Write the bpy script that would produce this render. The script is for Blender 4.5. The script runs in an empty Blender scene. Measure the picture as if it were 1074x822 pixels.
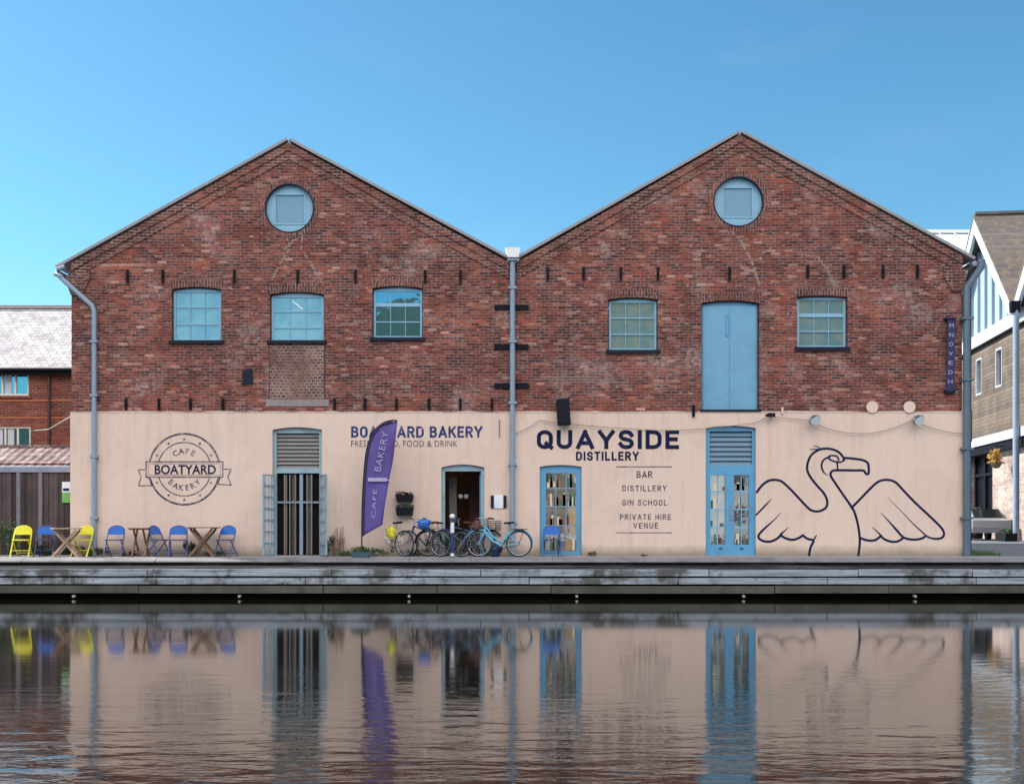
import bpy, bmesh, math, random
from mathutils import Vector, Matrix
random.seed(7)
SC = bpy.context.scene
COL = SC.collection
PI = math.pi
R = math.radians

# ------------------------------------------------------------------ helpers
def X(px, y=0.0): return (px - 537) * (30 + y) / 1200
def Z(py, y=0.0): return 0.95 - (py - 545) * (30 + y) / 1200

def setp(o, label=None, cat=None, group=None, kind=None):
    if label: o['label'] = label
    if cat: o['category'] = cat
    if group: o['group'] = group
    if kind: o['kind'] = kind
    return o

def empty(name, loc, label, cat, group=None, rz=0):
    o = bpy.data.objects.new(name, None)
    o.empty_display_size = 0.2
    COL.objects.link(o)
    o.location = loc; o.rotation_euler = (0, 0, rz)
    return setp(o, label, cat, group)

def copy_tree(o, parent=None):
    c = o.copy(); COL.objects.link(c); c.parent = parent
    for ch in list(o.children): copy_tree(ch, c)
    return c

class MB:
    """collects geometry (in the parent's space) and links it as ONE mesh object"""
    def __init__(s): s.v = []; s.f = []; s.sm = []
    def add(s, vs, fs, smooth=False):
        n = len(s.v); s.v += [tuple(v) for v in vs]
        s.f += [tuple(i + n for i in f) for f in fs]; s.sm += [smooth] * len(fs)
        return s
    def box(s, x0, x1, y0, y1, z0, z1, M=None):
        vs = [Vector((x, y, z)) for x in (x0, x1) for y in (y0, y1) for z in (z0, z1)]
        if M is not None: vs = [M @ v for v in vs]
        return s.add(vs, [(0,1,3,2),(4,6,7,5),(0,4,5,1),(2,3,7,6),(0,2,6,4),(1,5,7,3)])
    def tube(s, pts, r, n=8, cap=True, r2=None):
        pts = [Vector(p) for p in pts]; rings = []
        m = len(pts)
        up = None
        for i, p in enumerate(pts):
            if i == 0: d = pts[1] - p
            elif i == m - 1: d = p - pts[i-1]
            else: d = (pts[i+1] - p).normalized() + (p - pts[i-1]).normalized()
            d.normalize()
            if up is None:
                up = Vector((0,0,1)) if abs(d.z) < .9 else Vector((0,1,0))
            a = d.cross(up)
            if a.length < 1e-4: a = d.cross(Vector((1,0,0)))
            a.normalize(); b = d.cross(a).normalized(); up = -b if False else up
            rr = r if r2 is None else r + (r2 - r) * i / (m - 1)
            rings.append([p + a * (rr * math.cos(2*PI*k/n)) + b * (rr * math.sin(2*PI*k/n)) for k in range(n)])
        vs = [v for ring in rings for v in ring]; fs = []
        for i in range(m - 1):
            for k in range(n):
                fs.append((i*n+k, i*n+(k+1)%n, (i+1)*n+(k+1)%n, (i+1)*n+k))
        s.add(vs, fs, True)
        if cap: s.add(rings[0], [tuple(range(n))[::-1]]); s.add(rings[-1], [tuple(range(n))])
        return s
    def torus(s, c, axis_y, R0, r, n=28, m=6, ang0=0, ang1=2*PI):
        c = Vector(c); vs = []; fs = []
        for i in range(n):
            a = 2*PI*i/n
            d = Vector((math.cos(a), 0, math.sin(a)))
            for k in range(m):
                b = 2*PI*k/m
                vs.append(c + d*(R0 + r*math.cos(b)) + Vector((0, r*math.sin(b), 0)))
        for i in range(n):
            for k in range(m):
                fs.append((i*m+k, i*m+(k+1)%m, ((i+1)%n)*m+(k+1)%m, ((i+1)%n)*m+k))
        return s.add(vs, fs, True)
    def lathe(s, c, prof, n=20):
        c = Vector(c); vs = []; fs = []
        for (r, z) in prof:
            for k in range(n):
                a = 2*PI*k/n; vs.append(c + Vector((r*math.cos(a), r*math.sin(a), z)))
        for i in range(len(prof)-1):
            for k in range(n): fs.append((i*n+k, i*n+(k+1)%n, (i+1)*n+(k+1)%n, (i+1)*n+k))
        return s.add(vs, fs, True)
    def quad(s, a, b, c, d): return s.add([a, b, c, d], [(0,1,2,3)])
    def prism(s, poly, y0, y1, M=None):
        """poly = [(x,z)] extruded from y0 to y1"""
        n = len(poly)
        vs = [Vector((x, y0, z)) for x, z in poly] + [Vector((x, y1, z)) for x, z in poly]
        if M is not None: vs = [M @ v for v in vs]
        fs = [tuple(range(n)), tuple(range(n, 2*n))[::-1]] + [(i, i+n, (i+1)%n+n, (i+1)%n) for i in range(n)]
        return s.add(vs, fs)
    def build(s, name, mat, parent=None, loc=None, recalc=True):
        me = bpy.data.meshes.new(name); me.from_pydata(s.v, [], s.f); me.update()
        me.polygons.foreach_set('use_smooth', s.sm)
        if recalc:
            bm = bmesh.new(); bm.from_mesh(me)
            bmesh.ops.recalc_face_normals(bm, faces=bm.faces); bm.to_mesh(me); bm.free()
        for m in (mat if isinstance(mat, (list, tuple)) else [mat]): me.materials.append(m)
        o = bpy.data.objects.new(name, me); COL.objects.link(o)
        if parent: o.parent = parent
        if loc: o.location = loc
        return o

def plate_mesh(polys, y0, y1):
    """even-odd filled 2D outlines [(x,z)...], extruded between y0 and y1; returns (verts, faces)"""
    cu = bpy.data.curves.new('tmp', 'CURVE'); cu.dimensions = '2D'; cu.fill_mode = 'BOTH'
    cu.extrude = abs(y1 - y0) / 2
    for poly in polys:
        sp = cu.splines.new('POLY'); sp.points.add(len(poly) - 1)
        for p, (x, z) in zip(sp.points, poly): p.co = (x, z, 0, 1)
        sp.use_cyclic_u = True
    ob = bpy.data.objects.new('tmp', cu); COL.objects.link(ob)
    me = bpy.data.meshes.new_from_object(ob)
    ym = (y0 + y1) / 2
    vs = [(v.co.x, ym - v.co.z, v.co.y) for v in me.vertices]
    fs = [tuple(p.vertices) for p in me.polygons]
    bpy.data.objects.remove(ob); bpy.data.curves.remove(cu); bpy.data.meshes.remove(me)
    return vs, fs
def plate(mb, polys, y0, y1): return mb.add(*plate_mesh(polys, y0, y1))

def rect(x0, x1, z0, z1): return [(x0, z0), (x1, z0), (x1, z1), (x0, z1)]
def archrect(x0, x1, z0, z1, rise, n=12):
    """rectangle whose top is a shallow arc; z1 = crown height"""
    if rise <= 0: return rect(x0, x1, z0, z1)
    w = (x1 - x0) / 2; rad = (w*w + rise*rise) / (2*rise); cx = (x0+x1)/2; cz = z1 - rad
    a = math.asin(w / rad)
    return [(x0, z0), (x1, z0)] + [(cx + rad*math.sin(a - 2*a*i/n), cz + rad*math.cos(a - 2*a*i/n)) for i in range(n+1)]
def circle(cx, cz, r, n=40): return [(cx + r*math.cos(2*PI*i/n), cz + r*math.sin(2*PI*i/n)) for i in range(n)]

_gl = {}
def glyphs(txt, off=0.0, sx=1.0):
    key = (txt, off, sx)
    if key in _gl: return _gl[key]
    cu = bpy.data.curves.new('t', 'FONT'); cu.body = txt; cu.size = 1; cu.offset = off; cu.space_character = sx
    cu.resolution_u = 4
    ob = bpy.data.objects.new('t', cu); COL.objects.link(ob)
    me = bpy.data.meshes.new_from_object(ob)
    vs = [(v.co.x, v.co.y) for v in me.vertices]; fs = [tuple(p.vertices) for p in me.polygons]
    bpy.data.objects.remove(ob); bpy.data.curves.remove(cu); bpy.data.meshes.remove(me)
    _gl[key] = (vs, fs); return vs, fs
def word(mb, txt, x0, x1, z0, z1, y, off=0.0, sx=1.0, T=None):
    vs, fs = glyphs(txt, off, sx)
    a0 = min(v[0] for v in vs); a1 = max(v[0] for v in vs)
    cap, _ = glyphs('H', off, 1.0); b0 = min(v[1] for v in cap); b1 = max(v[1] for v in cap)
    out = []
    for (a, b) in vs:
        p = (x0 + (a-a0)/(a1-a0)*(x1-x0), z0 + (b-b0)/(b1-b0)*(z1-z0))
        out.append(T(*p) if T else (p[0], y, p[1]))
    return mb.add(out, fs)

def catmull(pts, sub=8):
    P = [Vector(p) for p in pts]; out = []
    for i in range(len(P)-1):
        p0 = P[max(i-1,0)]; p1 = P[i]; p2 = P[i+1]; p3 = P[min(i+2,len(P)-1)]
        for k in range(sub):
            t = k/sub
            out.append(.5*((2*p1)+(-p0+p2)*t+(2*p0-5*p1+4*p2-p3)*t*t+(-p0+3*p1-3*p2+p3)*t*t*t))
    out.append(P[-1]); return out
_rc = [0]
def ribbon(mb, pts, w, y, smooth=True, taper0=1.0, taper1=1.0):
    """painted stroke, flat in the xz plane at depth y"""
    _rc[0] = (_rc[0]+1) % 9; y = y - .00012*_rc[0]
    P = catmull(pts) if smooth else [Vector(p) for p in pts]
    n = len(P); vs = []; fs = []
    for i, p in enumerate(P):
        d = (P[min(i+1,n-1)] - P[max(i-1,0)])
        if d.length < 1e-6: d = Vector((1,0))
        d.normalize(); q = Vector((-d.y, d.x))
        t = i/(n-1); k = min(1, taper0 + (1-taper0)*t*3, taper1 + (1-taper1)*(1-t)*3)
        a = p + q*w/2*k; b = p - q*w/2*k
        vs += [(a.x, y, a.y), (b.x, y, b.y)]
        if i: fs.append((2*i-2, 2*i-1, 2*i+1, 2*i))
    mb.add(vs, fs)
    for e, tp in ((0, taper0), (-1, taper1)):
        if tp >= 1:
            c = P[e]; mb.add([(c.x + w/2*math.cos(2*PI*k/10), y-.0006, c.y + w/2*math.sin(2*PI*k/10)) for k in range(10)], [tuple(range(10))])
    return mb
def strokes_solid(mb, pts, w, y0, y1): pass

def leaves(mb, c, rad, n, size, rnd):
    for _ in range(n):
        while True:
            p = Vector((rnd.uniform(-1,1), rnd.uniform(-1,1), rnd.uniform(-1,1)))
            if p.length < 1: break
        p = Vector((p.x*rad[0], p.y*rad[1], p.z*rad[2])) + Vector(c)
        if p.z < 0.01: p.z = rnd.uniform(.01, .06)
        a = Vector((rnd.gauss(0,1), rnd.gauss(0,1), rnd.gauss(0,1))).normalized()
        b = a.cross(Vector((rnd.gauss(0,1), rnd.gauss(0,1), rnd.gauss(0,1)))).normalized()
        s_ = size*rnd.uniform(.6, 1.4)
        mb.add([p - a*s_, p + b*s_*.45, p + a*s_, p - b*s_*.45], [(0,1,2,3)])
    return mb

# ------------------------------------------------------------------ materials
class NT:
    def __init__(s, name):
        s.m = bpy.data.materials.new(name); s.m.use_nodes = True
        s.t = s.m.node_tree; s.t.nodes.clear()
        s.out = s.n('ShaderNodeOutputMaterial'); s.b = s.n('ShaderNodeBsdfPrincipled')
        s.l(s.b.outputs[0], s.out.inputs[0])
    def n(s, typ, **kw):
        x = s.t.nodes.new(typ)
        for k, v in kw.items(): setattr(x, k, v)
        return x
    def l(s, a, b): s.t.links.new(a, b)
    def coord(s, scale=(1,1,1), kind='Object', loc=(0,0,0)):
        tc = s.n('ShaderNodeTexCoord'); mp = s.n('ShaderNodeMapping')
        mp.inputs['Scale'].default_value = scale; mp.inputs['Location'].default_value = loc
        s.l(tc.outputs[kind], mp.inputs[0]); return mp.outputs[0]
    def noise(s, vec, scale, detail=4, rough=.6, dist=0):
        x = s.n('ShaderNodeTexNoise'); x.inputs['Scale'].default_value = scale
        x.inputs['Detail'].default_value = detail; x.inputs['Roughness'].default_value = rough
        x.inputs['Distortion'].default_value = dist
        s.l(vec, x.inputs['Vector']); return x.outputs['Fac']
    def ramp(s, fac, stops, interp='LINEAR'):
        x = s.n('ShaderNodeValToRGB'); cr = x.color_ramp; cr.interpolation = interp
        while len(cr.elements) < len(stops): cr.elements.new(.5)
        for e, (p, c) in zip(cr.elements, stops):
            e.position = p; e.color = (c[0], c[1], c[2], 1) if hasattr(c, '__len__') else (c, c, c, 1)
        s.l(fac, x.inputs[0]); return x.outputs[0]
    def mix(s, fac, a, b, mode='MIX'):
        x = s.n('ShaderNodeMix', data_type='RGBA', blend_type=mode)
        for i, v in ((0, fac), (6, a), (7, b)):
            if isinstance(v, (int, float)): x.inputs[i].default_value = v if i == 0 else (v, v, v, 1)
            elif isinstance(v, tuple): x.inputs[i].default_value = (v[0], v[1], v[2], 1)
            else: s.l(v, x.inputs[i])
        return x.outputs[2]
    def math(s, op, a, b=0.0, clamp=False):
        x = s.n('ShaderNodeMath', operation=op, use_clamp=clamp)
        for i, v in ((0, a), (1, b)):
            if isinstance(v, (int, float)): x.inputs[i].default_value = v
            else: s.l(v, x.inputs[i])
        return x.outputs[0]
    def sep(s, vec):
        x = s.n('ShaderNodeSeparateXYZ'); s.l(vec, x.inputs[0]); return x.outputs
    def comb(s, x_, y_, z_=0.0):
        c = s.n('ShaderNodeCombineXYZ')
        for i, v in enumerate((x_, y_, z_)):
            if isinstance(v, (int, float)): c.inputs[i].default_value = v
            else: s.l(v, c.inputs[i])
        return c.outputs[0]
    def bump(s, h, strength=.3, dist=.01):
        x = s.n('ShaderNodeBump'); x.inputs['Strength'].default_value = strength; x.inputs['Distance'].default_value = dist
        s.l(h, x.inputs['Height']); s.l(x.outputs[0], s.b.inputs['Normal']); return x
    def set(s, **kw):
        for k, v in kw.items():
            k = k.replace('_', ' ')
            i = s.b.inputs[k]
            if isinstance(v, tuple): i.default_value = (*v, 1)
            elif isinstance(v, (int, float)): i.default_value = v
            else: s.l(v, i)
        return s.m

def flat(name, c, rough=.5, metal=0, var=.15, scale=6, bump=0, dirt=None, spec=.5):
    t = NT(name); t.set(Specular_IOR_Level=spec); co = t.coord()
    n = t.noise(co, scale, 5, .65)
    col = t.mix(n, tuple(max(0, k*(1-var)) for k in c), tuple(min(1, k*(1+var)) for k in c))
    if dirt:
        m = t.ramp(t.noise(co, scale*.35, 6, .7), [(.5, 0.0), (.72, 1.0)]); col = t.mix(m, col, dirt)
    if bump: t.bump(t.noise(co, scale*6, 3), bump, .01)
    return t.set(Base_Color=col, Roughness=rough, Metallic=metal)

def brick(name, stops, mortar=(.30,.25,.23), w=.235, h=.079, ms=.011, offset=(0,0), stain=True, pale=.5, vertical=False, big=.35):
    t = NT(name); co = t.coord(); x, y, z = t.sep(co)
    u = t.math('ADD', x, y); v = z
    u = t.math('ADD', u, offset[0]); v = t.math('ADD', v, offset[1])
    # slight waviness of the courses
    wob = t.noise(co, 1.3, 2); v = t.math('ADD', v, t.math('MULTIPLY', wob, .05)); u = t.math('ADD', u, t.math('MULTIPLY', t.noise(co, 5, 2), .10)); v = t.math('ADD', v, t.math('MULTIPLY', t.noise(co, 7, 2), .014))
    vec = t.comb(v, u) if vertical else t.comb(u, v)
    b = t.n('ShaderNodeTexBrick'); t.l(vec, b.inputs['Vector'])
    b.inputs['Scale'].default_value = 1; b.inputs['Brick Width'].default_value = w; b.inputs['Row Height'].default_value = h
    b.inputs['Mortar Size'].default_value = ms; b.inputs['Mortar Smooth'].default_value = .3
    b.inputs['Color1'].default_value = (0,0,0,1); b.inputs['Color2'].default_value = (1,1,1,1); b.inputs['Mortar'].default_value = (.5,.5,.5,1)
    col = t.ramp(b.outputs['Color'], stops)
    big1 = t.noise(co, big, 5, .7)
    col = t.mix(t.ramp(big1, [(.40, 0.0), (.58, .95)]), col, t.mix(1.0, col, (.52,.44,.52), 'MULTIPLY'))
    if stain:
        warm = t.noise(t.coord(loc=(7,0,3)), big*1.3, 6, .75)
        col = t.mix(t.ramp(warm, [(.50, 0.0), (.62, .9)]), col, t.mix(1.0, col, (1.28,1.15,1.05), 'MULTIPLY'))
        soot = t.noise(t.comb(t.math('MULTIPLY', u, 1.4), t.math('MULTIPLY', v, .45), 4.0), .9, 6, .7)
        col = t.mix(t.ramp(soot, [(.56, 0.0), (.70, .8)]), col, t.mix(1.0, col, (.42,.40,.46), 'MULTIPLY'))
    fine = t.noise(co, 22, 4, .7)
    col = t.mix(t.ramp(fine, [(.3, .55), (.7, 0.0)]), col, t.mix(1.0, col, (.55,.5,.5), 'MULTIPLY'))
    # horizontal weather bands
    band = t.noise(t.comb(t.math('MULTIPLY', u, .25), t.math('MULTIPLY', v, 2.6)), 1.6, 4, .7)
    col = t.mix(t.ramp(band, [(.44, 0.0), (.66, .8)]), col, t.mix(1.0, col, (.50,.42,.46), 'MULTIPLY'))
    bl = t.noise(t.comb(t.math('MULTIPLY', u, 1.5), t.math('MULTIPLY', v, 5.5)), 1.6, 5, .8)
    col = t.mix(t.ramp(bl, [(.32, .75), (.46, 0.0)]), col, t.mix(1.0, col, (.40,.36,.42), 'MULTIPLY'))
    if stain:
        col = t.mix(t.ramp(bl, [(.56, 0.0), (.70, .55)]), col, (.36,.24,.21))
        fl = t.noise(t.comb(t.math('MULTIPLY', u, 3.2), t.math('MULTIPLY', v, 9)), 1.3, 3, .7)
        col = t.mix(t.ramp(fl, [(.60, 0.0), (.68, .75)]), col, (.46,.32,.28))
    mm = t.mix(t.noise(co, 3, 4), tuple(k*.65 for k in mortar), tuple(k*1.3 for k in mortar))
    lost = t.ramp(t.noise(co, 1.7, 4, .7), [(.40, .25), (.62, 1.0)])
    col = t.mix(t.math('MULTIPLY', b.outputs['Fac'], lost), col, mm)
    if stain:
        p = t.ramp(t.noise(co, .55, 7, .72, .3), [(.54, 0.0), (.66, pale)])
        p2 = t.ramp(t.noise(co, 9, 4, .8), [(.40, 0.0), (.62, 1.0)])
        col = t.mix(t.math('MULTIPLY', p, p2), col, (.46,.38,.38))
    hgt = t.math('SUBTRACT', t.math('MULTIPLY', t.noise(co, 30, 3), .5), b.outputs['Fac'])
    t.bump(hgt, .6, .008)
    return t.set(Base_Color=col, Roughness=.88)

M = {}
M['brick'] = brick('warehouse_brick', [(0,(.085,.030,.030)),(.18,(.15,.042,.034)),(.38,(.28,.070,.040)),(.60,(.36,.092,.048)),(.76,(.17,.046,.040)),(.92,(.45,.17,.10)),(1,(.58,.36,.28))], big=.45, pale=.6, mortar=(.23,.175,.165), w=.228, h=.074)
M['brick_arch'] = brick('arch_brick', [(0,(.13,.045,.035)),(.5,(.22,.07,.048)),(1,(.30,.10,.065))], vertical=True, w=.22, h=.075, stain=False)
M['brick_verge'] = brick('verge_brick', [(0,(.10,.033,.028)),(.5,(.23,.070,.045)),(1,(.34,.12,.075))], pale=.2)
M['brick_infill'] = brick('infill_brick', [(0,(.17,.085,.07)),(.5,(.25,.12,.095)),(1,(.34,.19,.15))], mortar=(.36,.31,.29), w=.12, stain=False, big=1.2)
M['brick_orange'] = brick('orange_brick', [(0,(.17,.045,.030)),(.5,(.26,.068,.040)),(1,(.34,.10,.065))], mortar=(.30,.17,.12), stain=False)
M['brick_pale'] = brick('pale_brick', [(0,(.42,.31,.25)),(.4,(.55,.43,.35)),(1,(.66,.56,.48))], mortar=(.6,.55,.5), stain=False)

def render_mat():
    t = NT('cream_render'); co = t.coord(); x, y, z = t.sep(co)
    c = t.mix(t.noise(co, .5, 6, .7), (.62,.468,.392), (.72,.560,.475))
    c = t.mix(t.ramp(t.noise(co, 5, 6, .75), [(.35, .22), (.6, 0.0)]), c, (.50,.38,.33))
    streak = t.noise(t.comb(t.math('MULTIPLY', x, 5), t.math('MULTIPLY', z, .35)), 1.2, 5, .65)
    c = t.mix(t.ramp(streak, [(.50, 0.0), (.72, .42)]), c, (.44,.34,.29))
    pt = t.noise(co, .35, 3, .4, .8); c = t.mix(t.ramp(pt, [(.535, 0.0), (.545, .30)]), c, (.70,.56,.485))
    low = t.math('SUBTRACT', t.math('ADD', .16, t.math('MULTIPLY', t.noise(co, 1.8, 6, .8), .30)), z)
    c = t.mix(t.ramp(low, [(.0, 0.0), (.26, .80)]), c, (.20,.17,.12))
    t.bump(t.noise(co, 18, 6, .6), .35, .012)
    return t.set(Base_Color=c, Roughness=.82)
M['render'] = render_mat()
def paint(name, c, wear=.62, c2=(.50,.39,.335)):
    t = NT(name); co = t.coord(); col = t.mix(t.noise(co, 12, 4), tuple(k*.6 for k in c), tuple(k*1.6 for k in c))
    n_ = t.noise(co, 7, 7, .8); fine = t.noise(co, 45, 3, .7)
    m_ = t.ramp(t.math('ADD', t.math('MULTIPLY', n_, .6), t.math('MULTIPLY', fine, .4)), [(wear-.08, 0.0), (wear+.03, .75)])
    t.bump(t.noise(co, 18, 6, .6), .35, .012)
    return t.set(Base_Color=t.mix(m_, col, c2), Roughness=.75, Specular_IOR_Level=.15)
M['joint'] = flat('dark_joint', (.05,.025,.025), .9)
M['navy'] = paint('navy_paint', (.007,.011,.045), .67)
M['navy_thin'] = paint('faded_navy_paint', (.032,.036,.07), .56)
M['navy_list'] = paint('worn_navy_paint', (.022,.026,.06), .57)
M['word_blue'] = paint('blue_letter_paint', (.009,.028,.12), .60)
M['blue'] = flat('pale_blue_joinery', (.10,.31,.52), .42, var=.12, scale=3, dirt=(.10,.22,.33))
M['blue_light'] = flat('light_blue_frame', (.22,.42,.57), .42, var=.10, scale=4)
M['blue_door'] = flat('loading_door_blue', (.14,.34,.51), .5, var=.10, scale=2, dirt=(.11,.27,.40))
M['grey_blue'] = flat('grey_blue_louvre', (.10,.19,.28), .5, var=.15)
M['frame_grey'] = flat('weathered_grey_blue_frame', (.26,.38,.45), .5, var=.2, scale=5, dirt=(.17,.24,.29))
M['louvre_grey'] = flat('louvre_grey', (.19,.18,.18), .55, var=.2)
M['iron'] = flat('dark_iron', (.007,.008,.014), .7, var=.4, scale=20, spec=.15)
M['sill'] = flat('slate_sill', (.009,.014,.032), .6, var=.3, spec=.2)
M['pipe'] = flat('grey_painted_pipe', (.22,.29,.38), .4, var=.15, scale=4)
M['pipe_dark'] = flat('dark_grey_pipe', (.09,.13,.18), .4, var=.2, scale=4)
M['lead'] = flat('pale_lead', (.72,.74,.78), .5, var=.1)
M['roofedge'] = flat('roof_edge', (.27,.27,.29), .6, var=.25, scale=5)
M['white'] = flat('white_paint', (.74,.76,.80), .45, var=.08, dirt=(.5,.52,.55))
M['trim'] = flat('weathered_white_trim', (.50,.53,.58), .55, var=.15, scale=3, dirt=(.33,.36,.40))
M['black'] = flat('black_plastic', (.006,.007,.010), .6, var=.2, spec=.2)
M['rubber'] = flat('rubber', (.014,.015,.02), .7, var=.2)
M['chrome'] = flat('dull_chrome', (.52,.54,.56), .3, metal=.8)
M['yellow'] = flat('yellow_paint', (.72,.66,.035), .45, var=.12)
M['yellow_pale'] = flat('pale_yellow_paint', (.78,.73,.16), .45, var=.12)
M['chairblue'] = flat('blue_chair_paint', (.02,.13,.50), .4, var=.2)
M['chairframe'] = flat('navy_chair_tube', (.035,.06,.20), .4, var=.2)
M['seatdark'] = flat('dark_chair_seat', (.05,.06,.15), .5, var=.2)
M['purple'] = flat('purple_fabric', (.095,.062,.26), .75, var=.15, scale=3)
M['mesh_white'] = flat('white_print', (.36,.34,.52), .8, var=.45, scale=12)
M['leaf'] = flat('leaf_green', (.045,.10,.022), .6, var=.5, scale=9)
M['leaf_dark'] = flat('leaf_dark', (.022,.055,.02), .6, var=.5, scale=9)
M['leaf_dry'] = flat('leaf_dry', (.16,.11,.06), .8, var=.4, scale=9)
M['terracotta'] = flat('terracotta', (.35,.14,.08), .8)
M['concrete_pale'] = flat('pale_coping', (.19,.185,.20), .9, var=.35, scale=2.5, dirt=(.09,.09,.095), bump=.5)
M['concrete'] = flat('quay_concrete', (.27,.26,.27), .85, var=.3, scale=1.5, bump=.3, dirt=(.17,.17,.18))
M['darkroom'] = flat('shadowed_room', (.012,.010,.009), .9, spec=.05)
M['brownwood'] = flat('brown_interior_wood', (.40,.23,.11), .7, var=.4, scale=3)
M['signgreen'] = flat('sign_green', (.16,.42,.10), .5)
M['car_silver'] = flat('silver_car_paint', (.30,.31,.33), .35, metal=.3, var=.04)
M['tex_red'] = flat('maroon_leather', (.10,.03,.03), .6)
M['cyanbike'] = flat('sky_blue_enamel', (.13,.42,.60), .3, var=.08)
M['navybike'] = flat('navy_enamel', (.02,.05,.12), .3)
M['creambike'] = flat('cream_enamel', (.55,.55,.45), .35)
M['cable'] = flat('grey_cable', (.20,.17,.16), .6)

def wood(name, c1, c2, axis='z', board=.14, gap=True, rough=.8, jitter=.5):
    t = NT(name); co = t.coord(); x, y, z = t.sep(co)
    a, l = (t.math('ADD', x, y), z) if axis == 'z' else (z, t.math('ADD', x, y))
    cell = t.math('FLOOR', t.math('DIVIDE', a, board))
    wn = t.n('ShaderNodeTexWhiteNoise', noise_dimensions='1D'); t.l(cell, wn.inputs['W'])
    grain = t.noise(t.comb(t.math('MULTIPLY', a, 30), t.math('MULTIPLY', l, 1.5), cell), 1.0, 5, .7)
    f = t.math('ADD', t.math('MULTIPLY', wn.outputs[0], jitter), t.math('MULTIPLY', grain, 1-jitter))
    col = t.mix(f, c1, c2)
    if gap:
        fr = t.math('FRACT', t.math('DIVIDE', a, board))
        g = t.math('LESS_THAN', fr, .09); col = t.mix(g, col, tuple(k*.2 for k in c1))
    blot = t.noise(co, .9, 5, .75); col = t.mix(t.ramp(blot, [(.42, .6), (.60, 0.0)]), col, t.mix(1.0, col, (.45,.42,.42), 'MULTIPLY'))
    t.bump(grain, .4, .004)
    return t.set(Base_Color=col, Roughness=rough)
M['fence_wood'] = wood('weathered_fence_wood', (.012,.006,.006), (.15,.10,.105), 'z', .15, False)
M['clad_wood'] = wood('weathered_cladding', (.035,.027,.022), (.30,.225,.175), 'h', .19, True, jitter=.35)
M['table_wood'] = wood('table_slats', (.22,.12,.07), (.42,.27,.17), 'h', .06, True)
M['table_leg'] = wood('table_leg_wood', (.16,.085,.05), (.30,.17,.10), 'z', .05, False)
M['table_pale'] = wood('pale_table_wood', (.36,.24,.17), (.55,.40,.30), 'z', .05, False)
M['curtain'] = wood('curtain_stripe', (.05,.028,.02), (.27,.19,.155), 'z', .11, False, jitter=.9)

def timber_board():
    t = NT('weathered_fender_timber'); co = t.coord(); x, y, z = t.sep(co)
    oi = t.n('ShaderNodeObjectInfo')
    g = t.noise(t.comb(t.math('MULTIPLY', x, .55), t.math('MULTIPLY', z, 26), t.math('MULTIPLY', y, 6)), 1, 6, .7)
    p = t.noise(co, .9, 6, .75)
    col = t.mix(t.ramp(g, [(.3,0.),(.7,1.)]), (.07,.085,.11), (.42,.47,.55))
    col = t.mix(t.ramp(p, [(.49, 0.0), (.60, .88)]), col, (.05,.046,.038))
    col = t.mix(t.ramp(t.noise(co, 3.4, 5, .7), [(.60, 0.0), (.72, .7)]), col, (.10,.09,.05))
    t.bump(g, .5, .01)
    return t.set(Base_Color=col, Roughness=.8)
M['timber'] = timber_board()
M['timber_dark'] = flat('wet_dark_timber', (.016,.017,.018), .8, var=.8, scale=1.3, dirt=(.12,.125,.13), bump=.5, spec=.15)
M['void'] = flat('shade_black', (.002,.002,.0025), .9, spec=.02)  # near-black colour stands in for the shade under the landing stage

def slate(name, c1, c2, c3, w=.28, h=.2, rough=.65):
    t = NT(name); co = t.coord(); x, y, z = t.sep(co)
    b = t.n('ShaderNodeTexBrick'); t.l(t.comb(x, t.math('MULTIPLY', z, 1.5)), b.inputs['Vector'])
    b.inputs['Scale'].default_value = 1; b.inputs['Brick Width'].default_value = w; b.inputs['Row Height'].default_value = h
    b.inputs['Mortar Size'].default_value = .012; b.inputs['Color1'].default_value = (*c1, 1); b.inputs['Color2'].default_value = (*c2, 1)
    b.inputs['Mortar'].default_value = (*[k*.45 for k in c1], 1)
    col = t.mix(t.ramp(t.noise(co, 2.2, 7, .8), [(.48, 0.0), (.62, .8)]), b.outputs['Color'], c3)
    t.bump(b.outputs['Fac'], -.5, .02)
    return t.set(Base_Color=col, Roughness=rough)
M['slate_pale'] = slate('pale_lichened_slate', (.36,.345,.355), (.50,.48,.48), (.19,.18,.20))
M['slate_grey'] = slate('grey_slate', (.10,.10,.11), (.16,.15,.15), (.20,.19,.17))
M['slate_brown'] = slate('brown_lichened_slate', (.085,.075,.075), (.14,.12,.11), (.20,.14,.08))
M['pantile'] = slate('mottled_pantile', (.17,.105,.095), (.34,.26,.24), (.07,.04,.04), .26, .22)

def glass(name, tint, gl, rough=.0, noisec=None, gcol=(.86,.93,.97)):
    t = NT(name); co = t.coord()
    col = tint
    if noisec: col = t.mix(t.ramp(t.noise(co, 2.2, 5, .65, .6), [(.4, 0.0), (.62, 1.0)]), tint, noisec)
    t.set(Base_Color=col, Roughness=.35)
    g = t.n('ShaderNodeBsdfGlossy'); g.inputs['Roughness'].default_value = .015; g.inputs['Color'].default_value = (*gcol,1)
    bp = t.n('ShaderNodeBump'); bp.inputs['Strength'].default_value = .03; bp.inputs['Distance'].default_value = .05
    t.l(t.noise(co, 2.5, 2), bp.inputs['Height']); t.l(bp.outputs[0], g.inputs['Normal'])
    mx = t.n('ShaderNodeMixShader'); mx.inputs[0].default_value = gl
    t.l(t.b.outputs[0], mx.inputs[1]); t.l(g.outputs[0], mx.inputs[2]); t.l(mx.outputs[0], t.out.inputs[0])
    return t.m
M['glass_milky'] = glass('milky_window_glass', (.08,.24,.32), .34, noisec=(.17,.36,.40))
M['glass_deep'] = glass('deep_mirror_glass', (.010,.06,.09), .60, gcol=(.38,.80,.98))
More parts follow.
